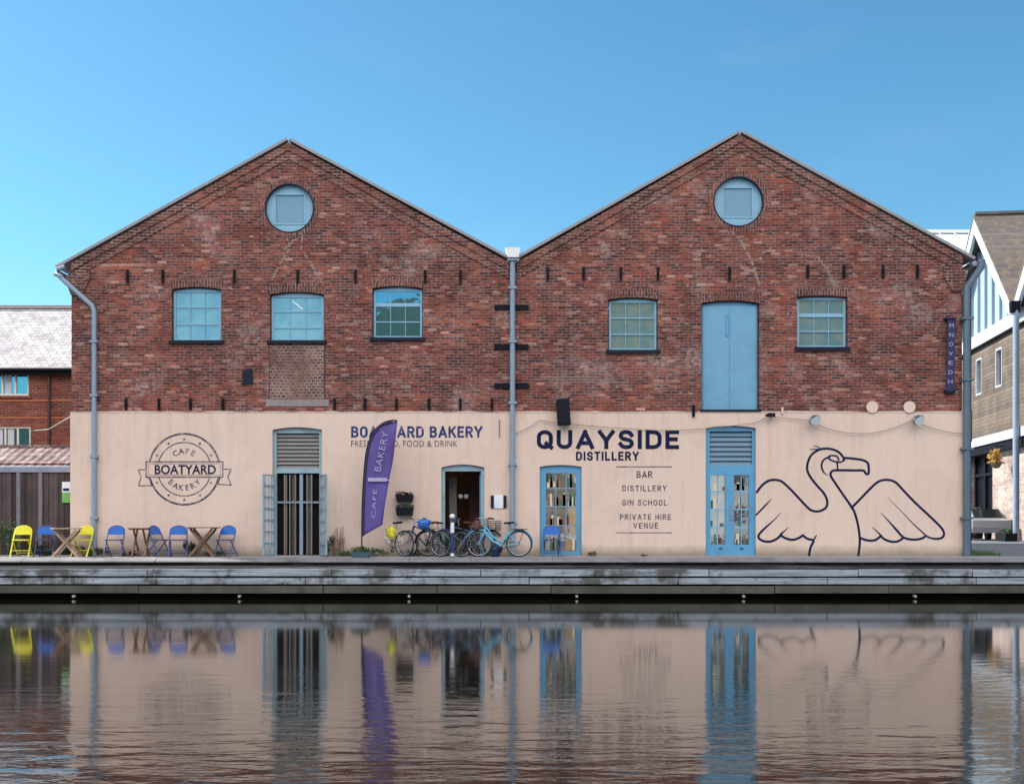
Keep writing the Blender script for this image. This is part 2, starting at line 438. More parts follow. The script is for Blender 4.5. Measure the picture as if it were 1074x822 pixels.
M['glass_blind'] = glass('glass_over_blind', (.15,.27,.34), .20)
M['glass_busy'] = glass('glass_over_clutter', (.10,.25,.31), .36, noisec=(.24,.31,.27))
M['glass_door'] = glass('door_glass', (.05,.05,.05), .55, noisec=(.26,.18,.11))
M['glass_dark'] = glass('dark_shop_glass', (.02,.025,.03), .40, noisec=(.07,.05,.04))
M['glass_ink'] = glass('ink_dark_glass', (.006,.008,.011), .04)
M['glass_ink'].node_tree.nodes['Principled BSDF'].inputs['Specular IOR Level'].default_value = .08
M['glass_sky'] = glass('pale_gable_glazing', (.40,.52,.60), .15)

# ------------------------------------------------------------------ camera
cam = bpy.data.cameras.new('camera'); co_ = bpy.data.objects.new('camera', cam); COL.objects.link(co_)
co_.location = (0, -30, .95); co_.rotation_euler = (R(90), 0, 0)
cam.sensor_width = 36; cam.lens = 1200/1074*36; cam.shift_y = 134/1074; cam.clip_end = 3000
SC.camera = co_

# ------------------------------------------------------------------ light
EL = R(38); AZ = math.atan2(-.953, .303)       # from left, a little behind the facade
S = Vector((math.sin(AZ)*math.cos(EL), math.cos(AZ)*math.cos(EL), math.sin(EL)))
sl = bpy.data.lights.new('sun', 'SUN'); sl.energy = 4.2; sl.angle = R(.53); sl.color = (1, .95, .87)
so = bpy.data.objects.new('sun', sl); COL.objects.link(so); so.rotation_euler = S.to_track_quat('Z', 'Y').to_euler()
so.location = (0, 0, 40)
w = bpy.data.worlds.new('World'); SC.world = w; w.use_nodes = True
nt = w.node_tree; nt.nodes.clear()
wo = nt.nodes.new('ShaderNodeOutputWorld'); bg = nt.nodes.new('ShaderNodeBackground')
sk = nt.nodes.new('ShaderNodeTexSky'); sk.sky_type = 'NISHITA'; sk.sun_disc = False
sk.sun_elevation = EL; sk.sun_rotation = AZ % (2*PI); sk.air_density = 1.0; sk.dust_density = .5; sk.ozone_density = 2.2
hs = nt.nodes.new('ShaderNodeHueSaturation'); hs.inputs['Saturation'].default_value = 1.12
nt.links.new(sk.outputs[0], hs.inputs['Color'])
tn = nt.nodes.new('ShaderNodeMix'); tn.data_type = 'RGBA'; tn.blend_type = 'MULTIPLY'; tn.inputs[0].default_value = 1
nt.links.new(hs.outputs[0], tn.inputs[6]); tn.inputs[7].default_value = (.62, .95, .94, 1)
# broken white cloud added behind the viewer as fill for the facade, wisps elsewhere
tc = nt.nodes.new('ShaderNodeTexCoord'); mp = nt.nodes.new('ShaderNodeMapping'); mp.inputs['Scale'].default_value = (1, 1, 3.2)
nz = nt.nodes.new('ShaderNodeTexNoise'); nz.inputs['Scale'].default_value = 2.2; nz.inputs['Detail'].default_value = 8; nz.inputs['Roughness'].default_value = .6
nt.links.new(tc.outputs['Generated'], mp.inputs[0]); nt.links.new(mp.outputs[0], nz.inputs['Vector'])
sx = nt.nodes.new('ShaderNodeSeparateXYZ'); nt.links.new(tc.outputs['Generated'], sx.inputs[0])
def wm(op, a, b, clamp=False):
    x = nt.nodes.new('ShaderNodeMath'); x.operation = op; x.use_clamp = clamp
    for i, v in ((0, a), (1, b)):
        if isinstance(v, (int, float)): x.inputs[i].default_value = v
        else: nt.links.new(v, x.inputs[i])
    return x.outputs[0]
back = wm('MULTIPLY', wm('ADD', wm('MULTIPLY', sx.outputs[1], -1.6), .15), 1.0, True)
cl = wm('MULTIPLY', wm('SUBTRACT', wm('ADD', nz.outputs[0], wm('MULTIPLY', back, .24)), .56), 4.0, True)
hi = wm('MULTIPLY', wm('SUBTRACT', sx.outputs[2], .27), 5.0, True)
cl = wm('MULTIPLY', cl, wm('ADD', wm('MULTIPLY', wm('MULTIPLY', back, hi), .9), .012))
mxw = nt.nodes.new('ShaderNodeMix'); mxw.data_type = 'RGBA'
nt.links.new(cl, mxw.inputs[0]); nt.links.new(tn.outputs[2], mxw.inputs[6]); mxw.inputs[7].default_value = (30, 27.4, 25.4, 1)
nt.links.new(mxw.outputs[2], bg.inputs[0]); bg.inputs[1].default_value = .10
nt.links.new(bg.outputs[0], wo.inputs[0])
SC.view_settings.view_transform = 'Standard'; SC.view_settings.look = 'None'; SC.view_settings.gamma = 1
SC.view_settings.exposure = 0.95

# ------------------------------------------------------------------ setting
WL = -.85
def structure(name, mb, mat): return setp(mb.build(name, mat), kind='structure')
# ground behind the quay edge, reaching the horizon, and the ground of the near bank
t = NT('yard_ground'); co = t.coord()
c = t.mix(t.noise(co, .8, 6, .7), (.10,.105,.12), (.20,.20,.22)); c = t.mix(t.ramp(t.noise(co, 30, 3), [(.4,0.),(.7,.5)]), c, (.26,.25,.25))
t.bump(t.noise(co, 40, 3), .3, .01); M['yard'] = t.set(Base_Color=c, Roughness=.85)
structure('ground', MB().box(-900, 900, -1.27, 1500, -2.2, -.012), M['yard'])
structure('near_bank', MB().box(-900, 900, -900, -29.2, -2.2, -.05), M['yard'])
structure('water_bed', MB().box(-900, 900, -29.2, -1.27, -4, -3), M['void'])
# quay: paved edge, pale coping stones, dark retaining face
structure('quay_paving', MB().box(-60, 60, -1.27, -.0, -.3, 0), M['concrete'])
structure('quay_wall', MB().box(-60, 60, -1.55, -1.272, -3, -.107), M['timber_dark'])
mb = MB(); rnd = random.Random(3); x = -60
while x < 60:
    L = rnd.uniform(1.5, 2.4); dz = rnd.uniform(-.004, .004)
    f0 = -1.63+rnd.uniform(-.01,.01)
    sec = [(-1.274,.004+dz),(-1.36,.003+dz),(f0+.02,-.060+dz),(f0,-.080+dz),(f0,-.105),(-1.274,-.105)]
    vs_ = [(xx,a,b) for xx in (x, x+L-.012) for a,b in sec]
    mb.add(vs_, [(0,1,2,3,4,5),(11,10,9,8,7,6)]+[(i,i+6,(i+1)%6+6,(i+1)%6) for i in range(6)]); x += L
structure('coping', mb, M['concrete_pale'])
structure('road', MB().add([(12.2,0.5,-.004),(60,0.5,-.004),(60,80,-.004),(12.2,80,-.004)], [(0,1,2,3)]), flat('asphalt', (.15,.16,.185), .85, var=.25, scale=2, bump=.4, dirt=(.10,.11,.13)))
structure('kerb', MB().box(11.95, 12.2, .5, 60, -.1, .04), M['concrete'])
# water
t = NT('harbour_water'); co = t.coord(); x_, y_, z_ = t.sep(co)
near = t.math('DIVIDE', t.math('SUBTRACT', -12.5, y_), 9.0, True)       # calm in the lee of the quay, breezier further out
patch = t.noise(t.comb(t.math('MULTIPLY', x_, .10), t.math('MULTIPLY', y_, .25)), 1.0, 3)
amp = t.math('MULTIPLY', t.math('ADD', t.math('MULTIPLY', t.math('POWER', near, 1.8), 1.9), .010), t.ramp(patch, [(.3,.6),(.7,1.3)]))
n1 = t.noise(t.comb(t.math('MULTIPLY', x_, .8), t.math('MULTIPLY', y_, 2.6)), 1.5, 3, .5, .4)
n2 = t.noise(t.comb(t.math('MULTIPLY', x_, 1.2), t.math('MULTIPLY', y_, 2.0)), 6.5, 2, .5)
h = t.math('MULTIPLY', t.math('ADD', n1, t.math('MULTIPLY', n2, .16)), amp)
t.bump(h, 1.0, .006)
M['water'] = t.set(Base_Color=(.004,.004,.003), Roughness=.062, IOR=2.5, Specular_IOR_Level=.5)
structure('water', MB().add([(-900,-29.2,WL),(900,-29.2,WL),(900,-1.55,WL),(-900,-1.55,WL)], [(0,1,2,3)]), M['water'])

# landing stage of fender timbers in front of the quay wall
st = empty('landing_stage', (0, -3.9, WL), 'long low weathered timber landing stage along the foot of the quay', 'landing stage')
def SZ(z): return z - WL      # z in stage space
mb = MB(); mb.box(-45, 45, .03, 2.34, SZ(-.26), SZ(-.185)); mb.build('deck', M['timber_dark'], st)
rnd = random.Random(11)
for k, (za, zb) in enumerate(((-.330,-.18), (-.510,-.368), (-.722,-.552))):
    mb = MB(); x = -45 - k*1.3
    while x < 45:
        L = rnd.choice([2.6, 3.4, 4.2, 5.1]); o = rnd.uniform(-.014, .014); dz = rnd.uniform(-.006,.006)
        mb.box(x, x+L-.02, -.01+o-(.02 if k == 0 else 0), .07, SZ(za+dz), SZ(zb+dz)); x += L
    mb.build('fender_board', M['timber'] if k < 2 else flat('lower_fender_timber', (.075,.078,.062), .85, var=.6, scale=2.2, dirt=(.035,.04,.025), spec=.2, bump=.5), st)
MB().box(-45, 45, .10, .30, SZ(-1.3), SZ(-.265)).build('undercut_back', M['void'], st)  # black backing painted as the shaded undercut below the fender boards
for px in (77, 251, 429, 605, 780, 960):
    xx = (px-537)/46
    MB().tube([(xx, .12, SZ(-.79)), (xx, -.03, SZ(-.79))], .032, 12).build('pipe_outlet', M['roofedge'], st)

# ------------------------------------------------------------------ WAREHOUSE
WH = empty('warehouse', (0, 0, 0), 'long double gabled red brick canalside warehouse with cream painted ground floor', 'warehouse')
xL, xR = X(75), X(1009)
xa, xv, xb = X(303), X(538), X(776)
zaL, zvL, zaR = Z(150), Z(277), Z(142)
zeL, zeR = Z(276.5)+.1, Z(269)+.1
zB = Z(432)
zT = zB
openings = []
W = [ # x0,x1, top, bottom, rise, cols, rows(list of py of transoms), thick row idx, glass
 (181,231,302,357,2.5,3,(321.5,339.5),None,'glass_milky'),
 (284,339,307,357,3,3,(326,343),None,'glass_milky'),
 (391.5,442.5,301,354,2.5,3,(319,337),0,'glass_deep'),
 (639,689,313,367,2.5,3,(333,350),None,'glass_busy'),
 (837,888,311,364,1.5,3,(330,347),0,'glass_busy')]
for a in W: openings.append(archrect(X(a[0]-1), X(a[1]+1), Z(a[3]+3), Z(a[2]-1), a[4]/40))
openings.append(archrect(X(735.5), X(796.5), zB+.02, Z(315), .075))
RW = [(303.5,218.5,25.5), (774.5,211.5,26)]
for cx, cy, r in RW: openings.append(circle(X(cx), Z(cy), r/40))
outline = [(xL, zB), (xR, zB), (xR, zeR-.1), (xb, zaR), (xv, zvL), (xa, zaL), (xL, zeL-.1)]
mb = MB(); plate(mb, [outline] + openings, 0, .36)
mb.build('brick_wall', M['brick'], WH)
# side and rear walls
DEP = 19
mb = MB()
mb.box(xL, xL+.36, .362, DEP, 0, zeL-.12); mb.box(xR-.36, xR, .362, DEP, 0, zeR-.12)
mb.prism([(xL+.37, 0), (xR-.37, 0), (xR-.37, zeR-.15), (xb, zaR-.05), (xv, zvL-.05), (xa, zaL-.05), (xL+.37, zeL-.15)], DEP-.3, DEP)
mb.build('side_and_rear_walls', M['brick'], WH)
# cream rendered ground floor with door openings
doors = [archrect(X(286), X(338), .0-.5, Z(448), .07), archrect(X(463), X(508), -.5, Z(487), .08),
         archrect(X(566), X(610), -.5, Z(487.5), .05), archrect(X(740), X(792.5), -.5, Z(446.5), .06)]
def cut(poly): return [(x, max(z, -.0)) for x, z in poly]
# wall outline threads through the doors at the ground so they stay open below
out = [(xL-.02, -.02)]
for d in doors:
    x0, x1 = d[0][0], d[1][0]
    out += [(x0, -.02)] + [p for p in d[2:]][::-1] + [(x1, -.02)]
out += [(xR+.02, -.02), (xR+.02, zB-.02), (xL-.02, zB-.02)]
# a little unevenness along the top edge
mb = MB(); plate(mb, [out], -.035, .40); mb.build('rendered_wall', M['render'], WH)
rl = random.Random(41); top = []; xx = xL-.02
while xx < xR+.02: top.append((xx, zB+.004+rl.uniform(-.014,.022))); xx += rl.uniform(.12,.5)
top.append((xR+.02, zB+.01))
MB().prism([(xR+.02, zB-.021), (xL-.02, zB-.021)] + top, -.045, -.001).build('render_lip', M['render'], WH)
# roof slopes (slates) with thin projecting verges
def roof_slope(x0, z0, x1, z1, name='roof'):
    d = Vector((x1-x0, 0, z1-z0)).normalized(); n = Vector((-d.z, 0, d.x))
    if n.z < 0: n = -n
    a = Vector((x0,0,z0)) + n*.03; b = Vector((x1,0,z1)) + n*.03
    vs = []
    for p in (a, b):
        for q in (0, .07):
            for y in (-.10, DEP+.1): vs.append((p.x+n.x*q, y, p.z+n.z*q))
    return MB().add(vs, [(0,1,3,2),(4,6,7,5),(0,4,5,1),(2,3,7,6),(0,2,6,4),(1,5,7,3)]).build(name, M['roofedge'], WH)
roof_slope(X(61), Z(283), xa, zaL+.02); roof_slope(xa, zaL+.02, xv-.18, zvL+.12)
roof_slope(xv+.18, zvL+.12, xb, zaR+.02); roof_slope(xb, zaR+.02, X(1020), Z(274))
# brick verge bands below the roof edge (two oversailing steps)
def verge(x0, z0, x1, z1, t0, t1, y, sh=True):
    return [(x0, z0-t0), (x1, z1-t0), (x1, z1-t1), (x0, z0-t1)]
def line(x, x0, z0, x1, z1): return z0 + (z1-z0)*(x-x0)/(x1-x0)
for (x0,z0,x1,z1) in ((xL, zeL-.1, xa, zaL), (xa, zaL, xv-.1, zvL+.03), (xv+.1, zvL+.03, xb, zaR), (xb, zaR, xR, zeR-.1)):
    MB().prism(verge(x0,z0,x1,z1,.0,.20,0), -.055, -.002).build('verge_course', M['brick_verge'], WH)
    MB().prism(verge(x0,z0,x1,z1,.203,.42,0), -.024, -.002).build('verge_course', M['brick_verge'], WH)
# corbels at the two outer eaves
MB().prism([(xL-.0,Z(310)),(xL+.28,Z(310)),(xL+.5,Z(292)),(xL+.5,Z(284)),(xL-.12,Z(289)),(xL-.12,Z(297))], -.05, .2).build('eaves_corbel', M['brick_verge'], WH)
MB().prism([(xR+.0,Z(306)),(xR-.28,Z(306)),(xR-.5,Z(290)),(xR-.5,Z(279)),(xR+.1,Z(282)),(xR+.1,Z(290))], -.05, .2).build('eaves_corbel', M['brick_verge'], WH)

def arch_band(x0, x1, ztop, rise, t, y0, y1):
    a = archrect(x0-.03, x1+.03, ztop-1, ztop+.003, rise)[2:]
    b = archrect(x0-.06, x1+.06, ztop-1, ztop+t, rise*1.05)[2:]
    return a + b[::-1]
for (x0,x1,t_,b_,rise,cols,rows,thick,gl) in W:
    X0, X1, Z1, Z0 = X(x0), X(x1), Z(t_), Z(b_)
    holes = []; fw = .055; bw = .013
    inner0, inner1 = X0+fw, X1-fw
    ys = [Z1-rise/40-fw*.6] + [Z(r) for r in rows] + [Z0+fw]
    cw = (inner1-inner0)/cols
    for ri in range(len(ys)-1):
        top = ys[ri] - (0 if ri == 0 else (.045 if thick == ri-1 else .014)); bot = ys[ri+1] + ((.045 if thick == ri else .014) if ri < len(ys)-2 else 0)
        for ci in range(cols):
            holes.append(rect(inner0+ci*cw+(bw/2 if ci else 0), inner0+(ci+1)*cw-(bw/2 if ci < cols-1 else 0), bot, top))
    mb = MB(); plate(mb, [archrect(X0, X1, Z0, Z1, rise/40)] + holes, .10, .16)
    wf = mb.build('window', M['blue_light'], WH)
    MB().box(X0+.03, X1-.03, .135, .15, Z0+.03, Z1-rise/40-.02).build('pane', M[gl], wf)
    MB().box(X0-.09, X1+.09, -.07, .13, Z0-.085, Z0-.003).build('sill', M['sill'], wf)
    mb = MB().prism(arch_band(X0-.02, X1+.02, Z1+.027, rise/40, .24, 0, 0), -.006, -.0015); mb.build('window_arch', M['brick_arch'], wf)
# things seen behind two of the panes: ceiling tube lights
w2 = [o for o in WH.children if o.name.startswith('window.001')][0]
MB().box(X(304), X(318), .128, .134, -.012, .012).build('ceiling_light', flat('lit_tube', (.85,.88,.88), .4), w2)
o_ = w2.children[-1]
for o_ in w2.children:
    if o_.name.startswith('ceiling_light'):
        o_.data.transform(Matrix.Translation((X(311), 0, Z(319))) @ Matrix.Rotation(R(38), 4, 'Y') @ Matrix.Translation((-X(311), 0, 0)))
# round windows
for k, (cx, cy, r) in enumerate(RW):
    Cx, Cz, r_ = X(cx), Z(cy), r/40
    sq = .41
    mb = MB(); plate(mb, [circle(Cx, Cz, r_-.01), rect(Cx-sq, Cx+sq, Cz-sq, Cz+sq)], .10, .16)
    wf = mb.build('round_window', M['blue_light'], WH)
    mb = MB(); plate(mb, [rect(Cx-sq, Cx+sq, Cz-sq, Cz+sq), rect(Cx-sq+.035, Cx+sq-.035, Cz-sq+.035, Cz+sq-.035)], .085, .15); mb.build('sash', M['blue_light'], wf)
    MB().box(Cx-sq, Cx+sq, .13, .148, Cz-sq, Cz+sq).build('pane', M['glass_blind'], wf)
    mb = MB(); plate(mb, [circle(Cx, Cz, r_+.15), circle(Cx, Cz, r_+.012)], -.006, -.0015); mb.build('brick_ring', M['brick_arch'], wf)
    mb = MB(); plate(mb, [circle(Cx, Cz, r_+.010), circle(Cx, Cz, r_-.018)], -.016, .09); mb.build('rim', M['sill'], wf)
# loading door
mb = MB(); plate(mb, [archrect(X(736.5), X(795.5), Z(430), Z(316), .07)], .12, .17); ld = mb.build('loading_door', M['blue_door'], WH)
mb = MB()
for i in (0, 1):
    a = X(736.5)+.03+i*.706; mb.box(a, a+.70, .095, .119, Z(429), Z(320))
mb.build('leaf', M['blue_door'], ld)
MB().box(X(762), X(765), .075, .094, Z(352), Z(329)).build('hasp', M['blue'], ld)
MB().box(X(734), X(798), -.06, .115, Z(432), Z(430)+.01).build('sill', M['sill'], ld)
MB().prism(arch_band(X(735.5), X(796.5), Z(315), .075, .24, 0, 0), -.006, -.0015).build('door_arch', M['brick_arch'], ld)
# dark backing behind panes so that nothing shows through
# blocked doorway under the middle window and its stone step
mb = MB(); plate(mb, [rect(X(283), X(340), Z(418), Z(362))], -.004, -.001); mb.build('bricked_up_doorway', M['brick_infill'], WH)
MB().box(X(282), X(283)-.002, -.004, .002, Z(418), Z(361)).box(X(340)+.002, X(341), -.004, .002, Z(418), Z(361)).build('straight_joint', M['joint'], WH)
MB().box(X(279), X(345), -.02, .0, Z(426), Z(419)).build('stone_threshold', flat('worn_stone', (.25,.21,.22), .9, var=.5, scale=8), WH)
# iron ties
def tie(px, py, h=.34): MB().box(X(px)-.032, X(px)+.032, -.05, -.001, Z(py)-h/2, Z(py)+h/2).box(X(px)-.022, X(px)+.022, -.07, -.05, Z(py)-.03, Z(py)+.03).build('wall_tie', M['iron'], WH)
for px in (134,171,246,312.5,373,446,483): tie(px, 290)
for px in (574.5,612,651,690,765): tie(px, 287)
for px in (847,885,926,962): tie(px, 285)
for px in (132.5,167,200,234,351,383,416,450,483,516): tie(px, 424, .30)
MB().box(X(727)-.035, X(727)+.035, -.09, -.036, Z(437), Z(425)).build('wall_tie', M['iron'], WH)
for py in (322.5, 364, 404.5):
    MB().box(X(518.5), X(554.5), -.045, -.001, Z(py)-.065, Z(py)+.065).build('strap_plate', M['iron'], WH)
MB().box(X(255), X(265), -.06, -.001, Z(403), Z(388)).build('air_vent', M['sill'], WH)
for px in (914, 953): 
    mb = MB(); plate(mb, [circle(X(px), Z(427), .155)], -.075, -.056); mb.build('pattress_plate', M['render'], WH)
# patched cracks: stepped runs of pale repointing
def crack(pts, seed, w=.035):
    rn = random.Random(seed); mb = MB()
    for (x0,y0),(x1,y1) in zip(pts, pts[1:]):
        n = max(1, int(abs(y1-y0)*.025/.079)); 
        for i in range(n):
            xa_ = X(x0+(x1-x0)*i/n); xb_ = X(x0+(x1-x0)*(i+1)/n); zz = Z(y0+(y1-y0)*i/n); zn = Z(y0+(y1-y0)*(i+1)/n)
            ww = w*rn.uniform(.5,1.3)
            if rn.random() < .2: continue
            mb.box(min(xa_,xb_)-.02, max(xa_,xb_)+.02, -.003, -.001, zz-ww/2, zz+ww/2)
            mb.box(xb_-ww/2, xb_+ww/2, -.0045, -.0012, zn, zz)
    mb.build('repointed_crack', M['crack'], WH)
M['crack'] = flat('lime_repointing', (.25,.19,.175), .9, var=.3, scale=14)
crack([(318,240),(316,262),(330,285),(341,303)], 1); crack([(304,262),(294,278),(284,297)], 2); crack([(310,252),(300,262)], 5)
crack([(764,240),(778,256),(788,275),(797,303)], 3, .05); crack([(742,235),(764,246)], 4); crack([(856,270),(868,285),(876,303)], 6)
mb = MB()
for i, (a, b, c_) in enumerate(((560, 640, 398), (566, 630, 395.5), (590, 660, 401))): mb.box(X(a), X(b), -.0035-.001*i, -.001, Z(c_)-.012, Z(c_)+.012)
mb.build('repointed_course', M['crack'], WH)

# rain goods
def pipe(pts, r, mat, name='downpipe', brackets=()):
    o = MB().tube(pts, r, 12).build(name, mat, WH)
    for z in brackets:
        p = pts[-1]; MB().box(p[0]-r*1.6, p[0]+r*1.6, p[1]-r*1.15, p[1]+r*1.3, z-.03, z+.03).build('bracket', mat, o)
    return o
pipe([(X(65), -.16, Z(291)), (X(70), -.16, Z(296)), (X(98), -.12, Z(321)), (X(100.5), -.12, Z(327)), (X(100.5), -.12, .02)], .062, M['pipe'], brackets=(1.0, 2.6, 4.2, 5.6))
MB().tube([(X(68), -.17, Z(292)), (X(61), -.17, Z(289)), (X(61.5), -.14, Z(284)), (X(70), -.12, Z(281))], .062, 10).build('gutter_outlet', M['pipe'], WH)
MB().tube([(X(62), -.10, Z(287)), (X(62), DEP, Z(287))], .07, 10).tube([(X(1021), -.10, Z(277)), (X(1021), DEP, Z(277))], .07, 10).build('gutter', M['pipe'], WH)
pipe([(X(537.5), -.12, Z(270)), (X(537.5), -.12, .02)], .068, M['pipe'], brackets=(.9, 2.4, 4.0, 5.6, 7.0))
MB().prism([(X(530), Z(262)), (X(546), Z(262)), (X(544), Z(272)), (X(533), Z(272))], -.26, .05).build('hopper', M['lead'], WH)
MB().box(X(533), X(543), -.22, -.02, Z(275), Z(272)).build('hopper_outlet', M['pipe'], WH)
pipe([(X(1027), -.15, Z(274)), (X(1027), -.15, Z(281)), (X(1012), -.12, Z(303)), (X(1012), -.12, .02)], .095, M['pipe_dark'], brackets=(1.0, 2.8, 4.6, 6.2))
MB().tube([(X(1012)+.16, .1, Z(300)), (X(1012)+.16, .1, .02)], .05, 8).build('cable_duct', M['iron'], WH)
MB().box(X(1018)-.05, X(1018)+.05, .02, .2, Z(463), Z(430)).build('junction_box', M['tex_red'], WH)
pipe([(X(524), -.07, Z(440)), (X(524), -.07, Z(459))], .012, M['cable'], 'overflow_pipe')

# ---- painted signs and mural (flat paint 3 mm proud of the render)
YP = -.038

def _arc(cx, cy, rx, ry, a0, a1, n=10): return [(cx+rx*math.cos(R(a0+(a1-a0)*i/n)), cy+ry*math.sin(R(a0+(a1-a0)*i/n))) for i in range(n+1)]
def _o(w_=.60, r_=.32): return _arc(w_/2,1-r_,w_/2,r_,0,180,14)+_arc(w_/2,r_,w_/2,r_,180,360,14)+[(w_,1-r_)]
_c = lambda: _arc(.29,.69,.29,.31,22,180,12)+_arc(.29,.31,.29,.31,180,338,12)
_p = [(0,1)]+_arc(.30,.735,.27,.265,90,-90,10)+[(0,.47)]
_s = [(.55,.80),(.45,.95),(.28,1),(.09,.95),(.01,.76),(.08,.59),(.28,.51),(.48,.43),(.57,.25),(.48,.05),(.28,0),(.10,.05),(0,.20)]
GL = {'A':(.70,[[(0,0),(.35,1)],[(.35,1),(.70,0)],[(.13,.27),(.57,.27)]]), 'B':(.56,[[(0,0),(0,1)],[(0,1)]+_arc(.28,.765,.24,.235,90,-90)+[(0,.53)],[(0,.53)]+_arc(.29,.265,.27,.265,90,-90)+[(0,0)]]),
 'C':(.57,[_c()]), 'D':(.60,[[(0,0),(0,1)],[(0,1)]+_arc(.28,.67,.32,.33,90,0)+_arc(.28,.33,.32,.33,0,-90)+[(0,0)]]), 'E':(.48,[[(0,0),(0,1)],[(0,1),(.48,1)],[(0,.52),(.42,.52)],[(0,0),(.48,0)]]),
 'F':(.46,[[(0,0),(0,1)],[(0,1),(.46,1)],[(0,.5),(.40,.5)]]), 'G':(.58,[_c(),[(.58,.22),(.58,.47)],[(.58,.47),(.34,.47)]]), 'H':(.60,[[(0,0),(0,1)],[(.6,0),(.6,1)],[(0,.52),(.6,.52)]]),
 'I':(0,[[(0,0),(0,1)]]), 'K':(.58,[[(0,0),(0,1)],[(.55,1),(0,.38)],[(.22,.62),(.58,0)]]), 'L':(.46,[[(0,0),(0,1)],[(0,0),(.46,0)]]), 'N':(.60,[[(0,0),(0,1)],[(0,1),(.6,0)],[(.6,0),(.6,1)]]),
 'O':(.60,[_o()]), 'P':(.56,[[(0,0),(0,1)],_p]), 'Q':(.60,[_o(),[(.38,.24),(.62,-.02)]]), 'R':(.57,[[(0,0),(0,1)],_p,[(.30,.47),(.56,0)]]), 'S':(.57,[[tuple(p) for p in catmull(_s,4)]]),
 'T':(.54,[[(.27,0),(.27,1)],[(0,1),(.54,1)]]), 'U':(.58,[[(0,1)]+_arc(.29,.30,.29,.30,180,360,14)+[(.58,1)]]), 'V':(.66,[[(0,1),(.33,0)],[(.33,0),(.66,1)]]),
 'Y':(.64,[[(0,1),(.32,.44)],[(.64,1),(.32,.44)],[(.32,.44),(.32,0)]]), ' ':(.10,[])}
def sign(txt, a, b, t_, bt, th, mat='navy', cond=1.0, y=None, x01=None):
    """geometric sans lettering painted as strokes; th = stroke / cap height"""
    mb = MB(); x0, x1, z1, z0 = X(a), X(b), Z(t_), Z(bt)
    if x01: x0, x1, z0, z1 = x01
    H = z1-z0; th = th*H; ws = [GL[c_][0]*(H-th)*cond+th for c_ in txt]
    gap = (x1-x0-sum(ws))/(len(txt)-1); x = x0; q = 0
    for c_, w_ in zip(txt, ws):
        for path in GL[c_][1]:
            P = [Vector((x+th/2+p[0]*(H-th)*cond, z0+th/2+p[1]*(H-th))) for p in path]
            closed = (P[0]-P[-1]).length < 1e-5
            if not closed:
                P[0] = P[0] + (P[0]-P[1]).normalized()*th/2; P[-1] = P[-1] + (P[-1]-P[-2]).normalized()*th/2
            vs = []; fs = []; n = len(P); yy = (YP if y is None else y) - .00015*(q % 6); q += 1
            for i, p in enumerate(P):
                pa = P[i-1] if i else (P[-2] if closed else P[0]); pb = P[i+1] if i < n-1 else (P[1] if closed else P[-1])
                d = ((p-pa).normalized() + (pb-p).normalized()).normalized(); nn = Vector((-d.y, d.x))
                vs += [(p.x+nn.x*th/2, yy, p.y+nn.y*th/2), (p.x-nn.x*th/2, yy, p.y-nn.y*th/2)]
                if i: fs.append((2*i-2,2*i-1,2*i+1,2*i))
            mb.add(vs, fs)
        x += w_+gap
    return mb.build('painted_lettering', M[mat], WH)
def wd(txt, a, b, t_, bt, off, sx=1.0, mat='navy', name='painted_lettering'):
    mb = MB(); word(mb, txt, X(a), X(b), Z(bt), Z(t_), YP, off, sx)
    return mb.build(name, M[mat], WH)
sign('QUAYSIDE', 563, 712, 451, 471, .215, cond=1.33)
sign('DISTILLERY', 604, 670, 473.5, 483, .21)
for (s_, a, b, t_, bt) in (('BAR',667.5,684,494,501), ('DISTILLERY',652.5,699,509,515), ('GIN SCHOOL',652.5,699.5,524,530), ('PRIVATE HIRE',650,703.5,539,545), ('VENUE',664,690,548,554)):
    sign(s_, a, b, t_, bt, .16, 'navy_list')
for py in (489.5, 558.5): MB().quad((X(646), YP, Z(py)-.012), (X(704.5), YP, Z(py)-.012), (X(704.5), YP, Z(py)+.012), (X(646), YP, Z(py)+.012)).build('painted_rule', M['navy_thin'], WH)
sign('BOATYARD BAKERY', 368.5, 506, 447, 459, .19, 'word_blue')
wd('FRESH BREAD, FOOD & DRINK', 368.5, 480, 462, 468.5, .004, 1.1, 'navy_thin')
# roundel
LC = (X(193.7), Z(492)); mb = MB()
def ringarc(r, w_, a0=0, a1=360, n=60, y=YP):
    pts = [(LC[0]+r*math.cos(R(a0+(a1-a0)*i/n)), LC[1]+r*math.sin(R(a0+(a1-a0)*i/n))) for i in range(n+1)]
    ribbon(mb, pts, w_, y, False, .999, .999)
for a0, a1 in ((12, 168), (192, 348)): ringarc(.925, .05, a0, a1); ringarc(.70, .028, a0+4, a1-4)
def L(cx, cy): return (X(130+cx/4.836), Z(430+cy/4.836))
def poly(pts, w_=.026, closed=False):
    P = [L(*p) for p in pts]
    if closed: P.append(P[0])
    for a, b in zip(P, P[1:]): ribbon(mb, [a, b], w_, YP, False)
poly([(115,262),(503,262),(503,340),(115,340)], .03, True)
poly([(128,272),(490,272),(490,330),(128,330)], .012, True)
poly([(115,302),(75,302),(90,340),(76,383),(143,383),(128,342)], .026); poly([(503,300),(546,300),(528,338),(546,380),(478,376),(490,342)], .026)
for cx, cy in ((308,148),(228,170),(387,170),(170,230),(443,230),(170,368),(443,368),(228,432),(308,455),(388,432)):
    p = L(cx, cy); n = 10
    vs = [(p[0]+(.045 if i%2 == 0 else .02)*math.sin(2*PI*i/n), YP, p[1]+(.045 if i%2 == 0 else .02)*math.cos(2*PI*i/n)) for i in range(n)]
    mb.add(vs, [tuple(range(n))])
